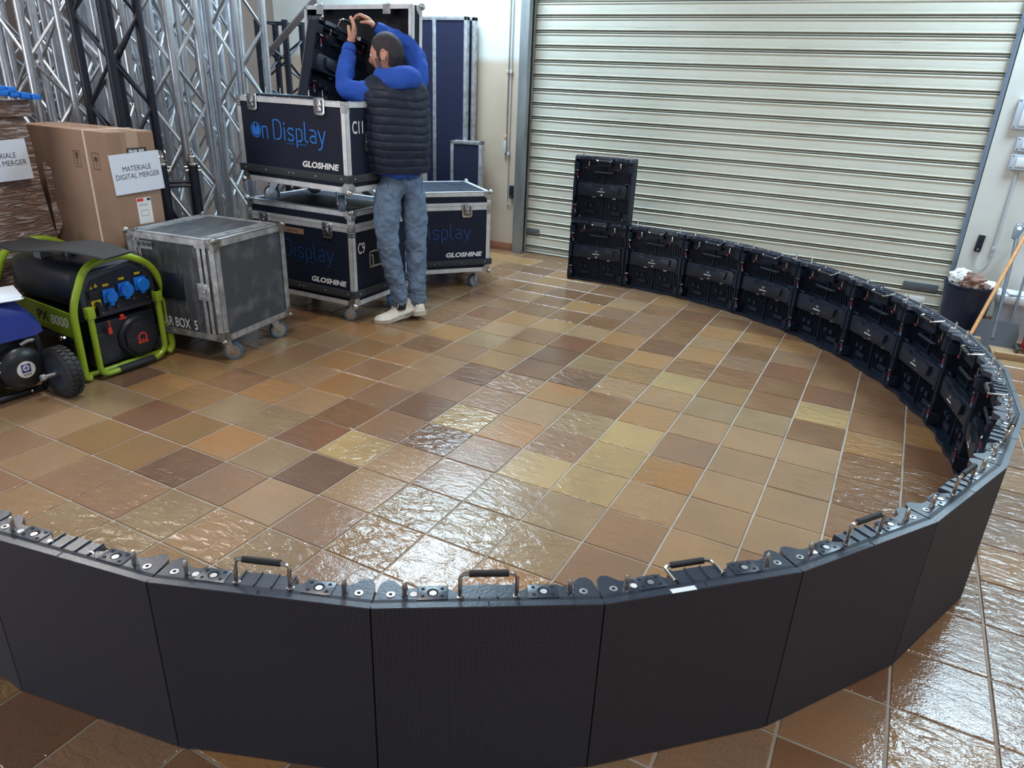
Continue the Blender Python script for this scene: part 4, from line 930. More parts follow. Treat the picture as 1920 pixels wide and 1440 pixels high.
# ------------------------------------------------------------------ lime generator
def generator():
    root = thing('generator', 'lime-framed portable generator PX 8000 with three blue sockets', 'generator', (-3.03, -.84, 0), 0)
    G = M_['green']; hw = .262
    def loop(x, name='frame_loop'):
        P = roundpath([(x, -hw+.02, .022), (x, -hw-.002, .03), (x, -hw, .40), (x, -hw+.10, .60), (x, .04, .628), (x, hw-.06, .545), (x, hw, .40), (x, hw, .05), (x, hw-.03, .02)], .07)
        return MB().tube(P, .019, 14).build(name, G, root)
    loop(0); loop(-.68)
    for s_ in (-1, 1):
        MB().cyl((0, s_*(hw-.02), .02), (-.68, s_*(hw-.02), .02), .016, 12).build('base_tube', G, root)
    MB().cyl((-.02, -hw+.02, .03), (-.02, hw-.03, .03), .014, 12).build('base_tube', G, root)
    # folding handle in front, black grip along the bottom
    P = roundpath([(.035, -.20, .36), (.035, -.20, .03), (.035, -.10, .012+.016), (.035, -.09, .028)], .06); MB().tube(P, .016, 12).build('folding_handle', G, root)
    P = roundpath([(.035, .19, .40), (.035, .19, .06), (.035, .13, .03), (.035, .10, .028)], .06); MB().tube(P, .016, 12).build('folding_handle', G, root)
    MB().cyl((.035, -.1, .028), (.035, .11, .028), .021, 14).build('handle_grip', M_['rubber'], root)
    for y in (-.20, .19): MB().box(.015, .055, y-.02, y+.02, .34, .40, bev=.006).build('handle_socket', G, root)
    # side bar with the model number
    sb = MB().prism([(0.0, .245), (0.0, .375), (-.66, .42), (-.66, .29)], -hw-.012, -hw-.004, axis='y').build('side_bar', G, root)
    th = math.atan2(-.045, .66)
    text('model_lettering', 'PX', .078, M_['ink'], sb, (-.295, -hw-.0125, .304), (PI/2, -th*0, 0), ext=.0003, bold=.0015)
    text('number_lettering', '8000', .074, M_['logo_white'], sb, (-.185, -hw-.0125, .297), (PI/2, 0, 0), ext=.0003)
    text('side_emblem', 'O', .06, M_['red'], sb, (-.62, -hw-.0125, .335), (PI/2, 0, 0), ext=.0003)
    MB().box(-.66, 0, hw+.004, hw+.012, .26, .38).build('side_bar', G, root)
    # tank
    rr_ = []
    for x, q in ((-.63, .72), (-.60, .90), (-.52, 1), (-.16, 1), (-.07, .95), (-.04, .80)):
        rr_.append([(x, .215*q*(1 if abs(math.cos(a)) < 1e-9 else math.copysign(abs(math.cos(a))**.42, math.cos(a))), .475+.118*q*math.copysign(abs(math.sin(a))**.42, math.sin(a))) for a in [2*PI*(k+.5)/32 for k in range(32)]])
    MB().loft(rr_).build('fuel_tank', M_['gtank'], root)
    MB().box(-.60, -.1, -.20, .20, .05, .36, bev=.02).build('engine_block', M_['gblack'], root)
    MB().cyl((-.3, -.03, .59), (-.3, -.03, .612), .045, 18).build('fuel_cap', M_['gblack'], root)
    # control panel
    cp = MB().prism([(-.205, .30), (-.205, .44), (-.15, .515), (.06, .54), (.10, .555), (.215, .46), (.215, .31), (.19, .29), (-.19, .285)], -.09, -.012, axis='x', bev=.006).build('control_panel', M_['gpanel'], root)
    MB().prism([(-.175, .315), (-.175, .435), (-.135, .49), (.08, .525), (.185, .44), (.185, .325), (.17, .315)], -.011, -.008, axis='x').build('panel_face', M_['castdark'], cp); cp.location.z = .03
    for y, z in ((-.06, .395), (.03, .41), (.125, .42)):
        r_ = .037 if y > -.05 else .032
        sk_ = MB().box(-.008, .006, y-.034, y+.034, z-.034, z+.036, bev=.004).lathe([(r_, 0), (r_, .014), (r_*.9, .018)], 20, Matrix.Translation((.004, y+.008, z-.006))@Matrix.Rotation(PI/2, 4, 'Y')).box(-.002, .018, y-.008, y+.016, z-.052, z-.035, bev=.002)
        sk_.build('socket', M_['socket'], root).location.z = .03
        MB().box(-.0075, -.0065, y-.02, y+.012, z+.05, z+.062).build('panel_sticker', M_['yellow'], cp)
    MB().box(-.0075, -.002, -.158, -.105, .345, .385, bev=.002).build('panel_switch', M_['yellow'], cp)
    MB().cyl((-.002, -.13, .365), (.012, -.13, .365), .014, 12).box(.0, .02, -.14, -.12, .30, .36).build('switch_knob', M_['gblack'], cp)
    MB().prism([(-.150, .445), (-.135, .445), (-.1425, .462)], -.0075, -.0065, axis='x').prism([(-.128, .45), (-.106, .45), (-.117, .472)], -.0075, -.0065, axis='x').build('warning_sticker', M_['yellow'], cp)
    MB().box(-.0078, .003, -.165, -.10, .398, .435, bev=.003).build('meter', M_['gblack'], cp)
    for y in (-.07, -.02): MB().cyl((-.008, y, .332), (.006, y, .332), .011, 12).build('fuse_cap', M_['gpanel'], cp)
    for y, z in ((-.105, .31), (.16, .335), (.08, .345)): MB().cyl((-.008, y, z), (-.002, y, z), .004, 8).build('panel_screw', M_['zinc'], cp)
    kr = MB().cyl((.01, -.095, .30), (.01, -.093, .255), .004, 6).box(.004, .012, -.105, -.085, .225, .258).build('key_tag', M_['red'], root)
    # black lower front: battery box, air filter cover, recoil starter
    MB().box(-.10, -.02, -.185, .195, .055, .29, bev=.012).build('engine_cowling', M_['gblack'], root)
    lv = MB().box(-.022, -.006, -.175, -.05, .06, .235, bev=.008)
    for z in (.18, .195, .21): lv.box(-.008, -.002, -.165, -.06, z, z+.004)
    lv.build('side_cover', M_['gtank'], root)
    text('pictograms', '!', .03, M_['logo_white'], root, (-.004, -.17, .235), (PI/2, 0, PI/2), ext=.0003)
    MB().cyl((-.02, .0, .295), (-.012, .0, .295), .012, 14).box(-.016, -.0115, -.022, .022, .277, .285).build('red_emblem', M_['red'], root)
    rc = MB().lathe([(.118, -.03), (.118, .0), (.105, .012), (.098, .012)], 40, Matrix.Translation((-.012, .075, .16))@Matrix.Rotation(PI/2, 4, 'Y')).build('starter_housing', M_['gblack'], root)
    cv = MB().lathe([(.099, .012), (.094, .026), (.075, .031), (.001, .032)], 8, Matrix.Translation((-.012, .075, .16))@Matrix.Rotation(PI/2, 4, 'Y')@Matrix.Rotation(PI/8, 4, 'Z')).build('starter_cover', M_['gtank'], root)
    sl = MB()
    for rr in (.045, .057, .069, .081):
        for q in range(4):
            a0 = q*90+12; P = [(.0185+(.0 if rr < .07 else -.0015), .075+rr*math.cos(math.radians(a0+k*11)), .16+rr*math.sin(math.radians(a0+k*11))) for k in range(7)]
            sl.tube(P, .0022, 5)
    sl.build('starter_slots', M_['foam'], cv)
    # red horseshoe emblem
    eb = MB(); c0 = Vector((.021, .075, .162))
    for k in range(14):
        a0 = math.radians(-50+k*20); a1 = math.radians(-50+(k+1)*20); p = lambda r, a: (c0.x, c0.y+r*math.cos(a), c0.z+r*math.sin(a))
        eb.quad(p(.028, a0), p(.028, a1), p(.019, a1), p(.019, a0))
    eb.box(.0205, .0212, .075-.03, .075-.010, .128, .142).box(.0205, .0212, .075+.010, .075+.03, .128, .142).box(.0205, .0212, .0695, .0805, .128, .15); eb.build('starter_emblem', M_['red'], cv, smooth=False)
    MB().cyl((-.10, -.235, .2), (-.05, -.235, .2), .02, 12).box(-.5, -.1, -.24, -.19, .08, .22, bev=.01).build('exhaust_side', M_['gblack'], root)
    MB().ball((-.16, -.255, .215), .013).cyl((-.18, -.25, .20), (-.14, -.25, .22), .006).build('drain_bolt', M_['steel'], root)
    # canopy flap on top, held up by two posts
    rings = []
    for i in range(13):
        t = i/12; x = .17-.68*t; zc = .664+.016*math.sin(t*PI*2.1-.6)
        hw_ = .085+.03*math.sin(t*PI)+.012*t
        rings.append([(x, -hw_-.0, zc), (x, -hw_, zc+.009), (x, hw_, zc+.012), (x, hw_, zc+.003)])
    cn = MB().loft(rings).build('rubber_mat', M_['rubber'], root); cn.location = (-.0, -.11, .0); cn.rotation_euler = (0, 0, math.radians(11))
    MB().box(-.03, .03, -.05, .03, .630, .655, bev=.004).build('mat_bracket', M_['greyplastic'], root); MB().box(-.42, -.36, -.16, -.10, .57, .655).build('mat_bracket', M_['greyplastic'], root)
    # wheel on the near side
    w_ = thing('wheel', None, None, (.06, -.405, .127), parent=root)
    prof = [(.085, -.035), (.112, -.035), (.122, -.028), (.125, -.012), (.125, .012), (.122, .028), (.112, .035), (.085, .035)]
    ty = MB().lathe(prof, 36, Matrix.Rotation(PI/2, 4, 'X'), cap=False)
    for k in range(30):
        a = 2*PI*k/30
        for j, s_ in enumerate((-1, 1)):
            t = bmesh.new(); bmesh.ops.create_cube(t, size=1); t.transform(Matrix.Rotation(-(a+j*PI/30), 4, 'Y')@Matrix.Translation((.125, s_*.016, 0))@Matrix.Diagonal((.010, .024, .014, 1))); ty._add(t)
    ty.build('tyre', M_['rubber'], w_)
    MB().lathe([(.086, -.034), (.07, -.02), (.03, -.014), (.025, -.035), (.012, -.04), (.012, .04), (.03, .02), (.086, .034)], 24, Matrix.Rotation(PI/2, 4, 'X')@Matrix.Rotation(PI, 4, 'X')).build('rim', M_['gpanel'], w_)
    MB().cyl((0, -.10, 0), (0, .06, 0), .010, 12).cyl((0, -.105, 0), (0, -.085, 0), .016, 6).build('axle', M_['aluold'], w_)
    return root
generator()

def blue_generator():
    root = thing('generator', 'blue portable generator cut by the left frame edge, papers on top', 'generator', (-3.13, -1.50, 0), math.radians(-3))
    K = M_['gblack']
    # tank: blue shell with arched black recess
    rings = []
    for x, sc_, dz in ((.04, .84, .0), (.03, 1.0, .01), (-.06, 1.08, .03), (-.45, 1.08, .035), (-.55, .98, .0)):
        r = []
        for (y, z) in ((-.27, .305), (.27, .305), (.265, .34), (.20, .42), (.12, .455), (-.12, .455), (-.2, .42), (-.27, .34)): r.append((x, y*sc_, .305+(z-.305)*sc_+dz))
        rings.append(r)
    MB().loft(rings).build('fuel_tank', M_['btank'], root)
    MB().lathe([(.10, 0), (.10, .015)], 20, Matrix.Translation((.035, -.08, .32))@Matrix.Rotation(PI/2, 4, 'Y')).build('tank_recess', M_['castdark'], root)
    MB().box(-.5, -.02, -.24, .2, .06, .30, bev=.02).build('engine_block', K, root)
    for y in (-.30, .24):
        P = roundpath([(.0, y, .02), (.03, y, .28), (-.03, y-.02, .43), (-.5, y-.02, .45), (-.56, y, .3), (-.56, y, .02)], .08); MB().tube(P, .016, 10).build('frame_loop', K, root)
    for x in (.0, -.56): MB().cyl((x, -.30, .02), (x, .24, .02), .016, 10).build('base_tube', K, root)
    rc = MB().lathe([(.105, -.03), (.105, .01), (.095, .02), (.06, .035), (.001, .036)], 36, Matrix.Translation((.02, .145, .155))@Matrix.Rotation(PI/2, 4, 'Y')).build('starter_housing', M_['gtank'], root)
    sl = MB()
    for k in range(36):
        a = 2*PI*k/36; sl.tube([(.050, .145+.058*math.cos(a), .155+.058*math.sin(a)), (.0415, .145+.088*math.cos(a), .155+.088*math.sin(a))], .0025, 5)
    sl.build('starter_slots', M_['gpanel'], rc)
    bd = MB().lathe([(.042, 0), (.042, .0015)], 28, Matrix.Translation((.056, .145, .155))@Matrix.Rotation(PI/2, 4, 'Y')).build('round_badge', M_['white'], rc)
    MB().box(.0576, .0582, .145-.021, .145+.021, .140, .182).build('badge_square', M_['btank'], bd)
    MB().lathe([(.0155, 0), (.0155, .0005)], 20, Matrix.Translation((.0583, .145, .163))@Matrix.Rotation(PI/2, 4, 'Y')).build('badge_circle', M_['white'], bd)
    MB().box(.0590, .0594, .133, .157, .161, .165).box(.0590, .0594, .143, .147, .151, .175).build('badge_cross', M_['btank'], bd)
    text('badge_lettering', 'SDMO', .014, M_['ink'], bd, (.0585, .127, .124), (PI/2, 0, PI/2), ext=.0003)
    for y, z in ((.05, .21), (.25, .21), (.16, .03), (.04, .165)): MB().ball((.03, y, z), .009, n=8).build('bolt', M_['steel'], root)
    MB().tube([(.02, .16, .27), (.03, .19, .285), (.02, .22, .28)], .01, 8).build('fuel_tap', M_['aluold'], root)
    return root
blue_generator()
pp = MB()
pp.prism([(-.14, -.10), (.08, -.16), (.13, .03), (.12, .055), (.10, .05), (-.10, .12)], 0, .004).prism([(-.16, -.06), (.06, -.14), (.10, .06), (-.12, .14)], .004, .007)
pp = pp.build('papers', M_['paper'], None, loc=(-3.19, -1.345, .4955)); tag(pp, 'white papers lying on the blue generator tank', 'papers')

# ------------------------------------------------------------------ person
def skin(name, nodes, edges, mats, parent, sub=2, root=0, disp=0, dscale=.1):
    me = bpy.data.meshes.new(name); me.from_pydata([n[0] for n in nodes], edges, []); me.materials.append(mats)
    o = bpy.data.objects.new(name, me); C.objects.link(o); o.parent = parent
    md = o.modifiers.new('Skin', 'SKIN'); md.use_smooth_shade = True; md.branch_smoothing = .6
    if not me.skin_vertices: me.skin_vertices.new() if hasattr(me.skin_vertices, 'new') else None
    sv = me.skin_vertices[0].data
    for i, n in enumerate(nodes):
        r = n[1]; sv[i].radius = r if isinstance(r, tuple) else (r, r); sv[i].use_root = (i == root)
    s_ = o.modifiers.new('Sub', 'SUBSURF'); s_.levels = sub; s_.render_levels = sub
    if disp:
        tx = bpy.data.textures.new(name+'_folds', 'CLOUDS'); tx.noise_scale = dscale; tx.noise_depth = 2
        d = o.modifiers.new('Folds', 'DISPLACE'); d.texture = tx; d.strength = disp; d.mid_level = .5; d.texture_coords = 'LOCAL'
    return o
PER = Vector((-2.32, .66, 0))
person = thing('person', 'man in black quilted vest and blue hoodie, jeans, reaching into the open case', 'person', PER, 0)
JT = dict(neck=(-.008, .018, 1.535), chest=(.009, .005, 1.363), waist=(.025, -.01, 1.149), hip=(.015, .008, .965), shL=(-.070, -.145, 1.405), shR=(.085, .15, 1.455), elL=(-.227, -.207, 1.462), wrL=(-.272, -.073, 1.694), haL=(-.269, -.037, 1.759),
          elR=(-.03, .25, 1.68), wrR=(-.225, .115, 1.80), haR=(-.285, .085, 1.862), hipL=(-.024, -.069, .90), hipR=(.054, .084, .90), knL=(-.021, -.101, .565), knR=(.076, .084, .54), anL=(.0, -.0, .154), anR=(.075, .091, .14))
J = {k: Vector(v) for k, v in JT.items()}
FA = Vector((math.cos(math.radians(145)), math.sin(math.radians(145)), 0)); LE = Vector((-FA.y, FA.x, 0))   # facing, own left
mid = lambda a, b, t=.5: J[a].lerp(J[b], t)
def eval_bm(o):
    dg = bpy.context.evaluated_depsgraph_get(); dg.update(); ev = o.evaluated_get(dg); me = bpy.data.meshes.new_from_object(ev); bm = bmesh.new(); bm.from_mesh(me); bpy.data.meshes.remove(me); return bm
# hands: palm and five fingers closing on what they hold
def hand_nodes(wr, palm_dir, across, curl, n0):
    """returns nodes, edges; fingers leave the palm end, thumb its side"""
    d, a = palm_dir.normalized(), across.normalized(); c = curl.normalized(); N, E_ = [], []
    N.append((wr, (.027, .020))); N.append((wr+d*.045, (.034, .018))); E_ += [(0, 1)]
    for i, (off, ln) in enumerate(((.030, .072), (.010, .080), (-.010, .074), (-.029, .058))):
        k = len(N); b = wr+d*.078+a*off; N.append((b, .0125)); E_.append((1, k))
        N.append((b+d*ln*.38+c*ln*.12, .0088)); N.append((b+d*ln*.55+c*ln*.45, .0082)); N.append((b+d*ln*.50+c*ln*.78, .0072)); E_ += [(k, k+1), (k+1, k+2), (k+2, k+3)]
    k = len(N); N.append((wr+d*.030+a*.030, .0135)); N.append((wr+d*.055+a*.048+c*.018, .0105)); N.append((wr+d*.075+a*.040+c*.042, .0088)); E_ += [(0, k), (k, k+1), (k+1, k+2)]
    return N, [(x+n0, y+n0) for x, y in E_]
nodes = [(J['hip'], .10), (J['waist'], .10), (J['chest'], .105), (J['chest'].lerp(J['neck'], .7), .065), (J['neck'], .056), (J['neck']+Vector((-.02, .0, .07)), .056)]
edges = [(0, 1), (1, 2), (2, 3), (3, 4), (4, 5)]
for s_, hp in (('L', 'hipL'), ('R', 'hipR')):
    k = len(nodes); nodes += [(J[hp], .08), (J['kn'+s_], .055), (J['an'+s_], .038)]; edges += [(0, k), (k, k+1), (k+1, k+2)]
    k = len(nodes); nodes += [(J['sh'+s_].lerp(J['neck'], .25), .030), (J['el'+s_], .038), (J['wr'+s_], .029)]; edges += [(3, k), (k, k+1), (k+1, k+2)]
tmp = skin('body', nodes, edges, M_['skin'], None); bm = eval_bm(tmp); bpy.data.objects.remove(tmp)
def join_skin(N, E_):
    t = skin('_h', N, E_, M_['skin'], None); b2 = eval_bm(t); bpy.data.objects.remove(t); me = bpy.data.meshes.new('_'); b2.to_mesh(me); bm.from_mesh(me); b2.free(); bpy.data.meshes.remove(me)
dL = (J['haL']-J['wrL']); N, E_ = hand_nodes(J['wrL'], dL, Vector((.46, -.89, .1)), Vector((-.35, -.1, .55)), 0); join_skin(N, E_)
dR = (J['haR']-J['wrR']); N, E_ = hand_nodes(J['wrR'], dR, Vector((.46, -.89, .0)), Vector((-.75, -.40, -.85)), 0); join_skin(N, E_)
# head
HC_ = Vector((-.062, .006, 1.645)); hy = math.radians(193); HF = Vector((math.cos(hy), math.sin(hy), -.08)).normalized(); HL = Vector((-math.sin(hy), math.cos(hy), 0)); HU = HF.cross(HL).normalized()
HL = HU.cross(HF)
def head_pt(th, ph, off=0.):
    """th azimuth from the face towards own left, ph elevation"""
    x, y, z = math.cos(ph)*math.cos(th), math.cos(ph)*math.sin(th), math.sin(ph)
    X, Y, Z = x*.098, y*.077, z*.118
    if z < -.1:
        t = (-z-.1)/.9; Y *= 1-.32*t; X = X*(1-.25*t)+.012*t if x > 0 else X*(1-.55*t)
    if x < 0: X *= 1.06
    g = lambda a, b, sa, sb: math.exp(-((math.degrees(th)-a)/sa)**2-((math.degrees(ph)-b)/sb)**2)
    X += .026*g(0, -17, 9, 9)+.014*g(0, -6, 7, 9)+.007*g(0, 10, 40, 7)-.007*g(24, 2, 11, 7)-.007*g(-24, 2, 11, 7)+.009*g(0, -35, 16, 5)+.007*g(0, -43, 14, 4)-.003*g(0, -39, 18, 2)+.012*g(0, -62, 28, 12)
    Y += .004*g(38, -12, 16, 10)-.004*g(-38, -12, 16, 10)
    v = Vector((X, Y, Z)); v += v.normalized()*off
    return HC_+HF*v.x+HL*v.y+HU*v.z
def head_shell(bm_, keep, off, nt=72, np_=48):
    vs = {}
    def vv(i, j):
        i %= nt
        if (i, j) not in vs:
            th = -PI+2*PI*i/nt; ph = -PI/2+PI*j/np_; o_ = off(th, ph) if callable(off) else off; vs[i, j] = bm_.verts.new(head_pt(th, ph, o_))
        return vs[i, j]
    for i in range(nt):
        for j in range(np_):
            th = -PI+2*PI*(i+.5)/nt; ph = -PI/2+PI*(j+.5)/np_
            if not keep(th, ph): continue
            q = [vv(i, j), vv(i+1, j), vv(i+1, j+1), vv(i, j+1)]
            if j == 0: q = [q[0], q[2], q[3]]
            if j == np_-1: q = [q[0], q[1], q[2]]
            try: bm_.faces.new(q)
            except ValueError: pass
head_shell(bm, lambda t, p: True, 0)
def ear(side):
    c = HC_+HL*side*.079+HF*(-.008)+HU*(-.008)
    mb = MB()
    P = []
    for k in range(14):
        a = math.radians(-70+k*22); P.append(c+HF*(-.006+.017*math.cos(a))-HF*.004+HU*(.03*math.sin(a)+.004)+HL*side*(.010+.006*math.cos(a+2.2)))
    mb.tube(P, [.0035+.002*math.sin(k/13*PI) for k in range(14)], 8)
    mb.ball((0, 0, 0), 1, (.001, .001, .001))
    t = bmesh.new(); bmesh.ops.create_uvsphere(t, u_segments=12, v_segments=8, radius=1)
    for v in t.verts: v.co = c+HF*(v.co.x*.016-.008)+HL*side*(v.co.y*.007+.003)+HU*(v.co.z*.028)
    mb._add(t)
    me = bpy.data.meshes.new('_'); mb.b.to_mesh(me); mb.b.free(); bm.from_mesh(me); bpy.data.meshes.remove(me)
ear(1); ear(-1)
me = bpy.data.meshes.new('body'); bm.to_mesh(me); bm.free(); me.materials.append(M_['skin']); me.polygons.foreach_set('use_smooth', [True]*len(me.polygons))
body = bpy.data.objects.new('body', me); C.objects.link(body); body.parent = person
# hair cap, stubble
def D(a): return math.degrees(a)
def hairkeep(t, p):
    a = abs(D(t)); e = D(p)
    if a < 40: lim = 36
    elif a < 75: lim = 36-(a-40)/35*30
    elif a < 88: lim = -14+(a < 80)*8
    elif a < 112: lim = 9
    else: lim = -30-(a-112)*.12
    return e > lim
bm = bmesh.new(); head_shell(bm, hairkeep, lambda t, p: .0045+.006*max(0, math.sin(p))+.0012*noise.noise(Vector((t*9, p*9, 0))), 108, 72)
me = bpy.data.meshes.new('hair'); bm.to_mesh(me); bm.free(); me.materials.append(M_['hair']); me.polygons.foreach_set('use_smooth', [True]*len(me.polygons)); o = bpy.data.objects.new('hair', me); C.objects.link(o); o.parent = person
bm = bmesh.new(); head_shell(bm, lambda t, p: (58 < abs(D(t)) < 86 and -62 < D(p) < -8) or (abs(D(t)) <= 58 and -72 < D(p) < -30-8*(abs(D(t)) > 25) and not (abs(D(t)) < 22 and -47 < D(p) < -33)), .0012)
me = bpy.data.meshes.new('stubble'); bm.to_mesh(me); bm.free(); me.materials.append(mat('stubble', srgb(120, 92, 84), .8)); me.polygons.foreach_set('use_smooth', [True]*len(me.polygons)); o = bpy.data.objects.new('stubble', me); C.objects.link(o); o.parent = person
mb = MB()
for s_ in (-1, 1):
    c = HC_+HF*.083+HL*s_*.031+HU*.004; mb.ball(tuple(c), .0105)
mb.build('eyes', M_['white'], person)
mb = MB()
for s_ in (-1, 1):
    c = HC_+HF*.0925+HL*s_*.031+HU*.004; mb.ball(tuple(c), .0045)
    mb.tube([HC_+HF*(.099-.006*k)+HL*s_*(.018+.008*k)+HU*(.022+.002*math.sin(k)) for k in range(4)], .003, 6)
mb.build('eyebrows', M_['hair'], person)
# hoodie: torso hem, sleeves, hood bunched round the neck
N = [(J['hip']+Vector((-.01, -.005, -.035)), .165), (J['hip']+Vector((-.01, -.005, .05)), .160), (J['waist'], .145), (J['chest'], .15), (J['chest'].lerp(J['neck'], .62), .105), (J['neck']-Vector((0, 0, .012)), .066)]
E_ = [(0, 1), (1, 2), (2, 3), (3, 4), (4, 5)]
for s_ in 'LR':
    k = len(N); sh, el, wr = J['sh'+s_], J['el'+s_], J['wr'+s_]
    N += [(sh, .092), (sh.lerp(el, .5), .078), (el+Vector((0, 0, -.004)), .066), (el.lerp(wr, .3), .060), (el.lerp(wr, .65), .051), (el.lerp(wr, .84), .043), (el.lerp(wr, .95), .038)]
    E_ += [(4, k)]+[(k+i, k+i+1) for i in range(6)]
skin('hoodie', N, E_, M_['hoodie'], person, 3, disp=.030, dscale=.06)
for s_ in 'LR':
    wr, el = J['wr'+s_], J['el'+s_]; MB().tube([el.lerp(wr, .82), el.lerp(wr, .9), el.lerp(wr, .985)], [.043, .041, .036], 18).build('cuff', M_['hoodie'], person)
mb = MB(); rings = []
nk = J['neck']
for j, (dz, rx, ry, bx) in enumerate(((-.065, .05, .08, -.10), (-.055, .105, .13, -.085), (-.02, .130, .165, -.070), (.016, .134, .162, -.052), (.044, .118, .138, -.034), (.052, .094, .100, -.018), (.034, .078, .080, -.005), (-.01, .07, .072, 0))):
    r = []
    for k in range(32):
        a = 2*PI*k/32; f_ = 1+.04*math.sin(3*a+j)+.03*math.sin(7*a-j)
        back = max(0, -math.cos(a)); p = nk+FA*(rx*math.cos(a)*f_+bx*(.4+.6*back))+LE*(ry*math.sin(a)*f_*.86)+Vector((0, 0, dz-.02*back*(j < 3)+.010*math.sin(2*a+1)))
        r.append(p)
    rings.append(r)
hd_ = mb.loft(rings, cap=False).build('hood', M_['hoodie'], person); sm = hd_.modifiers.new('s', 'SUBSURF'); sm.levels = 1; sm.render_levels = 1
# quilted vest
rings = []; nz = 160; Z0, Z1 = .985, 1.548; nrow = 12
for i in range(nz+1):
    t = i/nz; z = Z0+(Z1-Z0)*t
    cpt = J['hip'].lerp(J['waist'], min(1, max(0, (z-.965)/.184))) if z < 1.149 else (J['waist'].lerp(J['chest'], (z-1.149)/.214) if z < 1.363 else J['chest'].lerp(J['neck'], min(1, (z-1.363)/.20)))
    sh_ = max(0, (z-1.42)/.128)
    wy = (.196+.012*math.sin(t*PI*.9))*(1-.52*sh_**2.6); wx = (.158+.006*math.sin(t*PI))*(1-.42*sh_**2); cpt = cpt+Vector((-.018, -.008, 0))
    r = []
    for k in range(96):
        a = 2*PI*k/96
        row = t*nrow+.16*math.sin(a*2+1)+.07*math.sin(a*5+t*4)
        puff = abs(math.sin(PI*row))**.30
        e_ = .0080*puff*(1-.5*sh_)+.006*noise.noise(Vector((math.cos(a)*9, math.sin(a)*9, z*16)))
        ca, sa = math.cos(a), math.sin(a); sq = lambda v: math.copysign(abs(v)**.86, v)
        r.append(Vector((cpt.x, cpt.y, z))+FA*((wx+e_)*sq(ca))+LE*((wy+e_)*sq(sa)))
    rings.append(r)
MB().loft(rings).build('vest', M_['vest'], person)
# jeans
N = [(J['hip']+Vector((0, 0, .085)), .147), (J['hip']+Vector((0, 0, -.02)), .144)]; E_ = [(0, 1)]
for s_ in 'LR':
    h_, kn, an = J['hip'+s_], J['kn'+s_], J['an'+s_]; k = len(N)
    N += [(h_, .105), (h_.lerp(kn, .35)+LE*.0, .096), (h_.lerp(kn, .75), .082), (kn, .076), (kn.lerp(an, .4), .070), (kn.lerp(an, .8), .060), (an+Vector((0, 0, -.05)), .058)]
    E_ += [(1, k)]+[(k+i, k+i+1) for i in range(6)]
jn = skin('jeans', N, E_, M_['jeans'], person, 4, disp=.028, dscale=.055)
tx = bpy.data.textures.new('denim_creases', 'CLOUDS'); tx.noise_scale = .022; d_ = jn.modifiers.new('Creases', 'DISPLACE'); d_.texture = tx; d_.strength = .009; d_.mid_level = .5; d_.texture_coords = 'LOCAL'
# back pockets
for s_ in (-1, 1):
    P = []
    for (u, v) in ((-.055, .03), (.055, .03), (.058, -.07), (0, -.105), (-.058, -.07), (-.055, .03)):
        P.append(J['hip']-FA*(.146-.030*max(0, (s_*u+.02)/.05))+LE*(s_*.066+u*.8)+Vector((0, 0, v-.02)))
    MB().tube(P, .0022, 5).build('pocket_seam', M_['denimdark'], person)
# shoes
def shoe(heel, toe, hz, name='shoe'):
    heel, toe = Vector(heel), Vector(toe); d = toe-heel; Lh = Vector((d.x, d.y, 0)); L_ = Lh.length; u = Lh.normalized(); v = Vector((-u.y, u.x, 0))
    root = thing(name, None, None, (0, 0, 0), parent=person)
    def P(s, w_, h): # s 0 heel..1 toe
        lift = hz*(1-min(1, s/.68))**1.15
        return heel.xy.to_3d()+u*(s*L_*1.1-.02)+v*w_*1.12+Vector((0, 0, h*1.18+lift+.002))
    prof = [(0, .030, .060), (.04, .036, .092), (.15, .038, .100), (.28, .037, .098), (.40, .036, .086), (.52, .040, .070), (.66, .045, .056), (.80, .045, .046), (.92, .036, .038), (.99, .018, .026)]
    R_ = []
    for s, w_, h in prof:
        R_.append([P(s, w_*math.cos(a)*(1 if math.sin(a) < .3 else .82), .018+(h-.018)*max(0, math.sin(a))**.75-.006*max(0, -math.sin(a))) for a in [2*PI*k/20 for k in range(20)]])
    MB().loft(R_).build('shoe_upper', M_['shoe'], root)
    R_ = []
    for s, w_, h in [(-.02, .026, 0), (.02, .038, 0), (.2, .041, 0), (.42, .039, 0), (.66, .049, 0), (.82, .048, 0), (.94, .038, 0), (1.01, .016, 0)]:
        R_.append([P(s, -w_, .0), P(s, w_, 0), P(s, w_, .026 if s < .5 else .020), P(s, -w_, .026 if s < .5 else .020)])
    so = MB().loft(R_).build('sole', M_['sole'], root)
    mb = MB()
    for sd in (-1, 1): mb.tube([P(.08+.05*k, sd*.0405, .012+.004*(k % 2)) for k in range(5)], .004, 6)
    mb.build('sole_window', M_['greyplastic'], so)
    mb = MB()
    for k in range(4):
        s = .34+.07*k; mb.tube([P(s, -.026, .078-.05*(s-.34)), P(s+.01, 0, .098-.09*(s-.34)), P(s, .026, .078-.05*(s-.34))], .003, 6)
    for sd in (-1, 1): mb.tube(spline([P(.36, sd*.01, .098), P(.34, sd*.035, .125), P(.42, sd*.05, .12), P(.47, sd*.045, .075)], 5), .0028, 6)
    mb.build('laces', M_['shoe'], root)
    return root
shoe((.045, .065, 0), (-.115, -.13, 0), .05)
shoe((.105, .075, 0), (-.115, .225, 0), .04)
for s_, a in (('L', J['anL']), ('R', J['anR'])): MB().tube([a+Vector((0, 0, -.01)), a+Vector((.005, .0, -.07))], [.042, .036], 16).build('sock', M_['dark'], person)

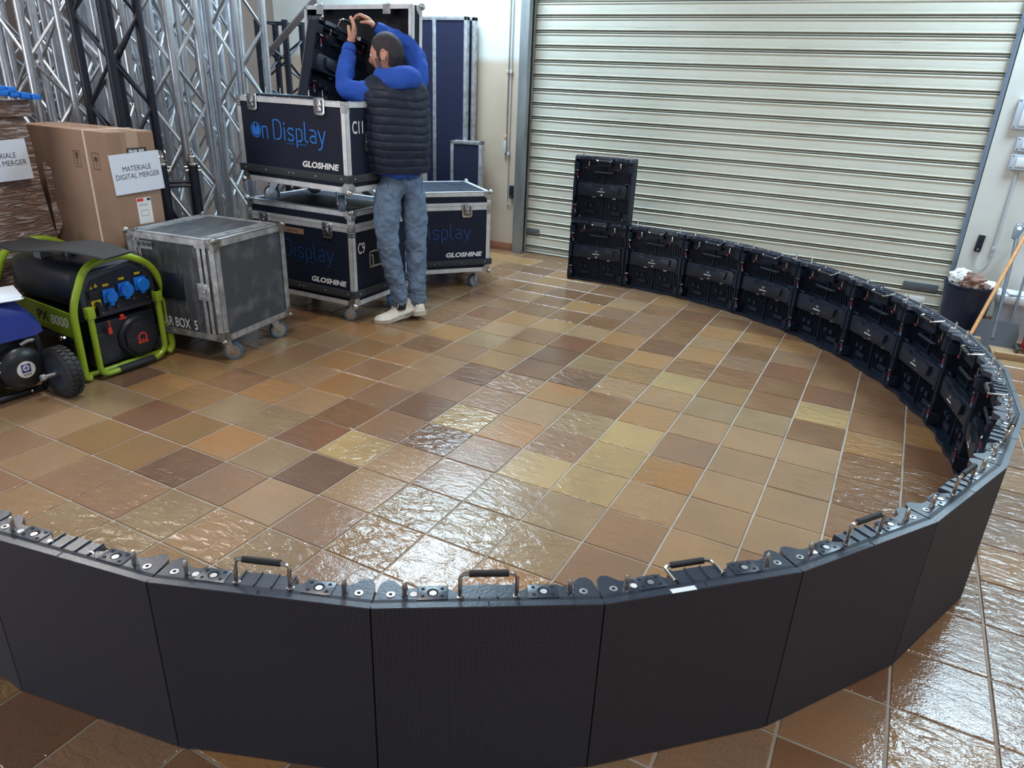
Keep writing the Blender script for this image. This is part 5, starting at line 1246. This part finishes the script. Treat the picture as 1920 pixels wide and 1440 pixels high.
# the LED panel he is lifting, and one lying in the case
hp_ = copy_tree(proto); tag(hp_, 'LED panel tilted in the hands of the man, half out of the open case', 'LED panel', 'LED panels of the ring wall')
a_ = math.radians(-102.3); be = math.radians(-17)
Rm = Matrix.Rotation(a_, 4, 'Z')@Matrix.Rotation(be, 4, 'Y')@Matrix.Rotation(math.radians(3), 4, 'X')
corner = Vector((-2.88, .445, 1.375)); hp_.matrix_world = Matrix.Translation(corner-(Rm@Vector((.25, .04, 0))))@Rm
for h in kids(hp_):
    if h.name.startswith('handle'): h.rotation_euler = (math.radians(-30), 0, 0)
for i, yy in enumerate((.40, .52)):
    ip = copy_tree(proto); ip.location = (-2.985, yy, .899+.004*0); ip.rotation_euler = (0, 0, math.radians(-2)); tag(ip, ('LED panel standing inside the open case, nearest its front wall', 'LED panel standing inside the open case, behind the front one')[i], 'LED panel', 'LED panels in the case')
    if i == 0: MB().box(-.22, .20, .016, .06, .5016, .5026).build('protective_film', M_['film'], ip)
    for h in kids(ip):
        if h.name.startswith('handle'): h.rotation_euler = (math.radians(-90), 0, 0)

# ------------------------------------------------------------------ wall fittings
def conduit(name, lab, pts, r, m, clips=()):
    root = thing(name, lab, 'conduit', pts[0])
    o = Vector(pts[0]); MB().tube([Vector(p)-o for p in pts], r, 10).build('pipe', m, root)
    for z in clips: MB().box(-.012, .012, -.012, .008, z-o.z-.015, z-o.z+.015, bev=.002).build('clip', m, root)
    return root
yl = WY-.010
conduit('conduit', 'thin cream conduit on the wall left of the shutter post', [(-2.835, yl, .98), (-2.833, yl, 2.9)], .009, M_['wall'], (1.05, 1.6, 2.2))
conduit('conduit', 'second slim conduit, nearer the shutter post, thinner', [(-2.800, yl, .42), (-2.800, yl, 2.9)], .005, M_['conduit'], (.9, 1.6))
jb = thing('junction_box', 'small grey junction box at the foot of the cream conduit', 'junction box', (-2.835, WY, 1.0)); MB().box(-.014, .014, -.03, 0, -.10, .01, bev=.003).build('cover', M_['conduit'], jb)
def remote(x, y, z, lab, sc_, tilt=0):
    r = thing('control_handset', lab, 'handset', (x, y, z)); r.rotation_euler = (0, math.radians(tilt), 0)
    MB().box(-.018*sc_, .018*sc_, -.02, 0, -.05*sc_, .05*sc_, bev=.006).build('housing', M_['gblack'], r)
    for k in range(3): MB().lathe([(.006*sc_, 0), (.006*sc_, .002)], 12, Matrix.Translation((0, -.021, (-.034+.03*k)*sc_))@Matrix.Rotation(PI/2, 4, 'X')).build('button', M_['zinc'] if k == 0 else M_['castdark'], r)
    return r
remote(-2.755, WY, .56, 'small black push-button handset left of the shutter post', 1.15)
cl = MB().tube(spline([(0, 0, .1), (.002, 0, -.02), (.02, -.003, -.075), (.05, -.003, -.06), (.052, -.003, -.02)], 6), .003, 6).build('cable', M_['conduit'], None, loc=(-2.805, yl, .52)); tag(cl, 'thin grey cable looping into the left black handset', 'cable')
remote(1.072, WY, .585, 'black push-button handset on white wall above the navy bin', 1.2, 3)
conduit('conduit', 'grey conduit running down the white wall right of the shutter', [(1.165, yl, .50), (1.165, yl, 1.13)], .009, M_['conduit'], (.56,))
cl = MB().tube(spline([(.095, 0, .0), (.09, -.003, -.05), (.05, -.004, -.115), (.005, -.004, -.09), (0, -.004, -.0)], 6), .004, 6).build('cable', M_['conduit'], None, loc=(1.072, yl, .515)); tag(cl, 'grey cable loop below the right black handset', 'cable')
for (x, z, w_, h, lab) in ((1.145, 1.46, .22, .19, 'large grey electrical box at right frame edge, topmost'), (1.175, 1.27, .17, .09, 'small grey switch box, middle of three'), (1.185, 1.155, .20, .10, 'lowest grey switch box, above the grey conduit')):
    r = thing('switch_box', lab, 'switch box', (x+.02, WY, z)); MB().box(-w_/2, w_/2, -.035, 0, -h/2, h/2, bev=.003).build('housing', M_['plate'], r)
    MB().box(-w_/2+.035, w_/2-.02, -.040, -.034, -h/2+.02, h/2-.02, bev=.002).build('cover', M_['white'], r)
    for sx in (-1, 1):
        for sz in (-1, 1): MB().cyl((sx*(w_/2-.012), -.037, sz*(h/2-.012)), (sx*(w_/2-.012), -.034, sz*(h/2-.012)), .004, 8).build('screw', M_['castdark'], r)

# ------------------------------------------------------------------ cleaning corner on the right
bn = thing('rubbish_bin', 'navy round rubbish bin full of crumpled waste, right end of the shutter', 'bin', (1.06, 2.70, 0))
MB().lathe([(.125, .0), (.128, .01), (.158, .34), (.166, .345), (.166, .358), (.156, .358), (.152, .33), (.122, .015)], 36, cap=False).lathe([(.001, .01), (.124, .012)], 36, cap=False).build('bin_body', M_['bin'], bn)
def crumple(name, lab, cat, loc, r, m, seed, sq=(1, 1, .8)):
    t = bmesh.new(); bmesh.ops.create_icosphere(t, subdivisions=4, radius=1)
    for v in t.verts:
        n = v.co.normalized(); q = noise.turbulence_vector(n*1.8+Vector((seed, 0, 0)), 4, True); v.co = n*(1+.55*(q.length-.6))
        v.co = Vector((v.co.x*sq[0], v.co.y*sq[1], v.co.z*sq[2]))*r
    me = bpy.data.meshes.new(name); t.to_mesh(me); t.free(); me.materials.append(m); o = bpy.data.objects.new(name, me); C.objects.link(o); o.location = loc; tag(o, lab, cat); return o
crumple('crumpled_paper', 'white and pink crumpled bag at the left rim of the navy bin', 'waste', (.985, 2.66, .395), .062, M_['trashwhite'], 3)
crumple('crumpled_paper', 'reddish brown crumpled bag in the middle of the navy bin', 'waste', (1.06, 2.62, .38), .072, M_['trashbrown'], 9)
crumple('crumpled_paper', 'small white crumpled wrapper right in the navy bin', 'waste', (1.155, 2.66, .36), .06, M_['trashwhite'], 14, (1.2, 1, .6))
tb = MB().box(-.05, .05, -.035, .035, -.015, .015, bev=.002).build('torn_carton', M_['card'], None, loc=(1.10, 2.76, .385)); tb.rotation_euler = (.3, .35, .5); tag(tb, 'torn brown carton piece at the back of the navy bin', 'waste')
tb = MB().box(-.028, .028, -.02, .02, -.035, .035, bev=.003).build('milk_carton', M_['white'], None, loc=(1.13, 2.60, .375)); tb.rotation_euler = (.5, .4, .3); tag(tb, 'small white printed carton on top of the bin waste', 'waste')
wb_ = thing('storage_tub', 'translucent grey tub with white lid, behind the broom handle', 'tub', (1.38, 2.84, 0), math.radians(-6))
MB().loft([[(x*s_, y*s_, z) for x, y in ((-.13, -.10), (.13, -.10), (.13, .10), (-.13, .10))] for z, s_ in ((0, .86), (.24, 1.0))]).build('tub_body', M_['plate'], wb_)
MB().box(-.14, .14, -.11, .11, .24, .30, bev=.012).build('tub_lid', M_['white'], wb_)
MB().box(-.11, .12, -.09, .06, .30, .312, bev=.002).build('folded_sheet', M_['paper'], wb_).rotation_euler = (0, .06, .3)
def pole(name, lab, cat, p, q, r, m, extra=None):
    p, q = Vector(p), Vector(q); root = thing(name, lab, cat, p); MB().cyl((0, 0, 0), q-p, r, 14).build('handle', m, root); return root, q-p
br, d = pole('broom', 'broom with orange-brown wooden handle leaning at the wall', 'broom', (1.10, 2.33, .06), (1.335, 2.95, .80), .0125, M_['handle_wood'])
MB().box(-.10, .07, -.022, .022, -.01, .03, bev=.006).build('broom_head', M_['wood'], br); MB().box(-.10, .07, -.024, .024, -.058, -.01).build('bristles', M_['dustpan'], br)
dp = thing('dustpan', 'dark grey upright dustpan with a long grey handle, holed grip end', 'dustpan', (1.25, 2.42, 0), 0)
top = Vector((.015, .50, .75)); b0 = Vector((0, .04, .06))
MB().tube([b0, b0.lerp(top, .8), top-Vector((0, 0, .06))], [.011, .012, .014], 12).build('handle', M_['greyplastic'], dp)
gr = MB().prism([(-.018, -.08), (.018, -.08), (.030, .0), (.026, .03), (.012, .044), (-.012, .044), (-.026, .03), (-.030, 0)], -.006, .006, axis='y', bev=.002).build('grip', M_['greyplastic'], dp); gr.location = top-Vector((0, 0, .02)); gr.rotation_euler = (-.55, .22, 0)
gh = MB().lathe([(.014, -.0075), (.014, .0075)], 14, Matrix.Rotation(PI/2, 4, 'X')).build('grip_hole', M_['white'], gr)
for k in range(4): MB().cyl((-.018+.012*k, -.0075, .022+.006*(k in (1, 2))), (-.018+.012*k, .0075, .022+.006*(k in (1, 2))), .0035, 8).build('grip_hole', M_['white'], gr)
MB().loft([[(-.10, .0, .0), (.13, .0, .0), (.13, .01, .005), (-.10, .01, .005)], [(-.11, .06, .10), (.14, .06, .10), (.14, .07, .10), (-.11, .07, .10)], [(-.10, .10, .17), (.13, .10, .17), (.13, .11, .17), (-.10, .11, .17)]]).box(-.11, -.095, -.12, .10, .0, .06).box(.125, .14, -.12, .10, 0, .06).box(-.11, .14, -.12, .02, 0, .008).build('pan', M_['dustpan'], dp)
rd, d = pole('mop_pole', 'thin dark metal pole right of the dustpan', 'pole', (1.335, 2.52, 0), (1.385, 2.95, .66), .008, M_['greyplastic'])
rb = thing('bucket', 'red plastic bucket with a small code sticker, right frame edge', 'bucket', (1.50, 2.42, .045))
MB().lathe([(.085, 0), (.088, .01), (.102, .25), (.110, .255), (.110, .270), (.102, .270), (.099, .24), (.083, .014)], 32, cap=False).lathe([(.001, .01), (.085, .012)], 24, cap=False).build('bucket_body', M_['redbucket'], rb)
MB().box(-.018, .018, -.0015, 0, -.02, .02).build('sticker', M_['white'], rb).location = (-.055, -.082, .15)
wd = thing('wooden_board', 'rough wooden board under the red bucket, at the right frame edge', 'board', (1.50, 2.38, 0), math.radians(4))
MB().box(-.26, .30, -.13, .16, .0, .02, bev=.003).build('board_slab', M_['wood'], wd); MB().box(-.26, .30, -.15, -.12, .0, .045, bev=.004).build('board_edge', M_['wood'], wd)
MB().box(-.26, .3, .13, .16, .0, .045, bev=.004).build('board_edge', M_['wood'], wd)
pl = MB().box(-.03, .03, -.01, .01, 0, .52, bev=.002).build('wooden_plank', M_['wood'], None, loc=(1.52, 2.93, 0)); pl.rotation_euler = (math.radians(-6), math.radians(5), 0); tag(pl, 'pale wooden plank standing against the wall behind the red bucket', 'plank')
# dark shoe at the right frame edge
ds = MB().loft([[(x+.0, y*w_, z*h) for y, z in ((-1, 0), (1, 0), (1, .5), (.6, 1), (-.6, 1), (-1, .5))] for x, w_, h in ((0, .02, .03), (.02, .04, .05), (.10, .047, .065), (.18, .042, .09), (.26, .038, .10), (.29, .02, .09))]).build('black_shoe', M_['rubber'], None, loc=(1.36, .28, .001)); ds.rotation_euler = (0, 0, math.radians(30)); tag(ds, 'black shoe toe just inside the right frame edge', 'shoe')
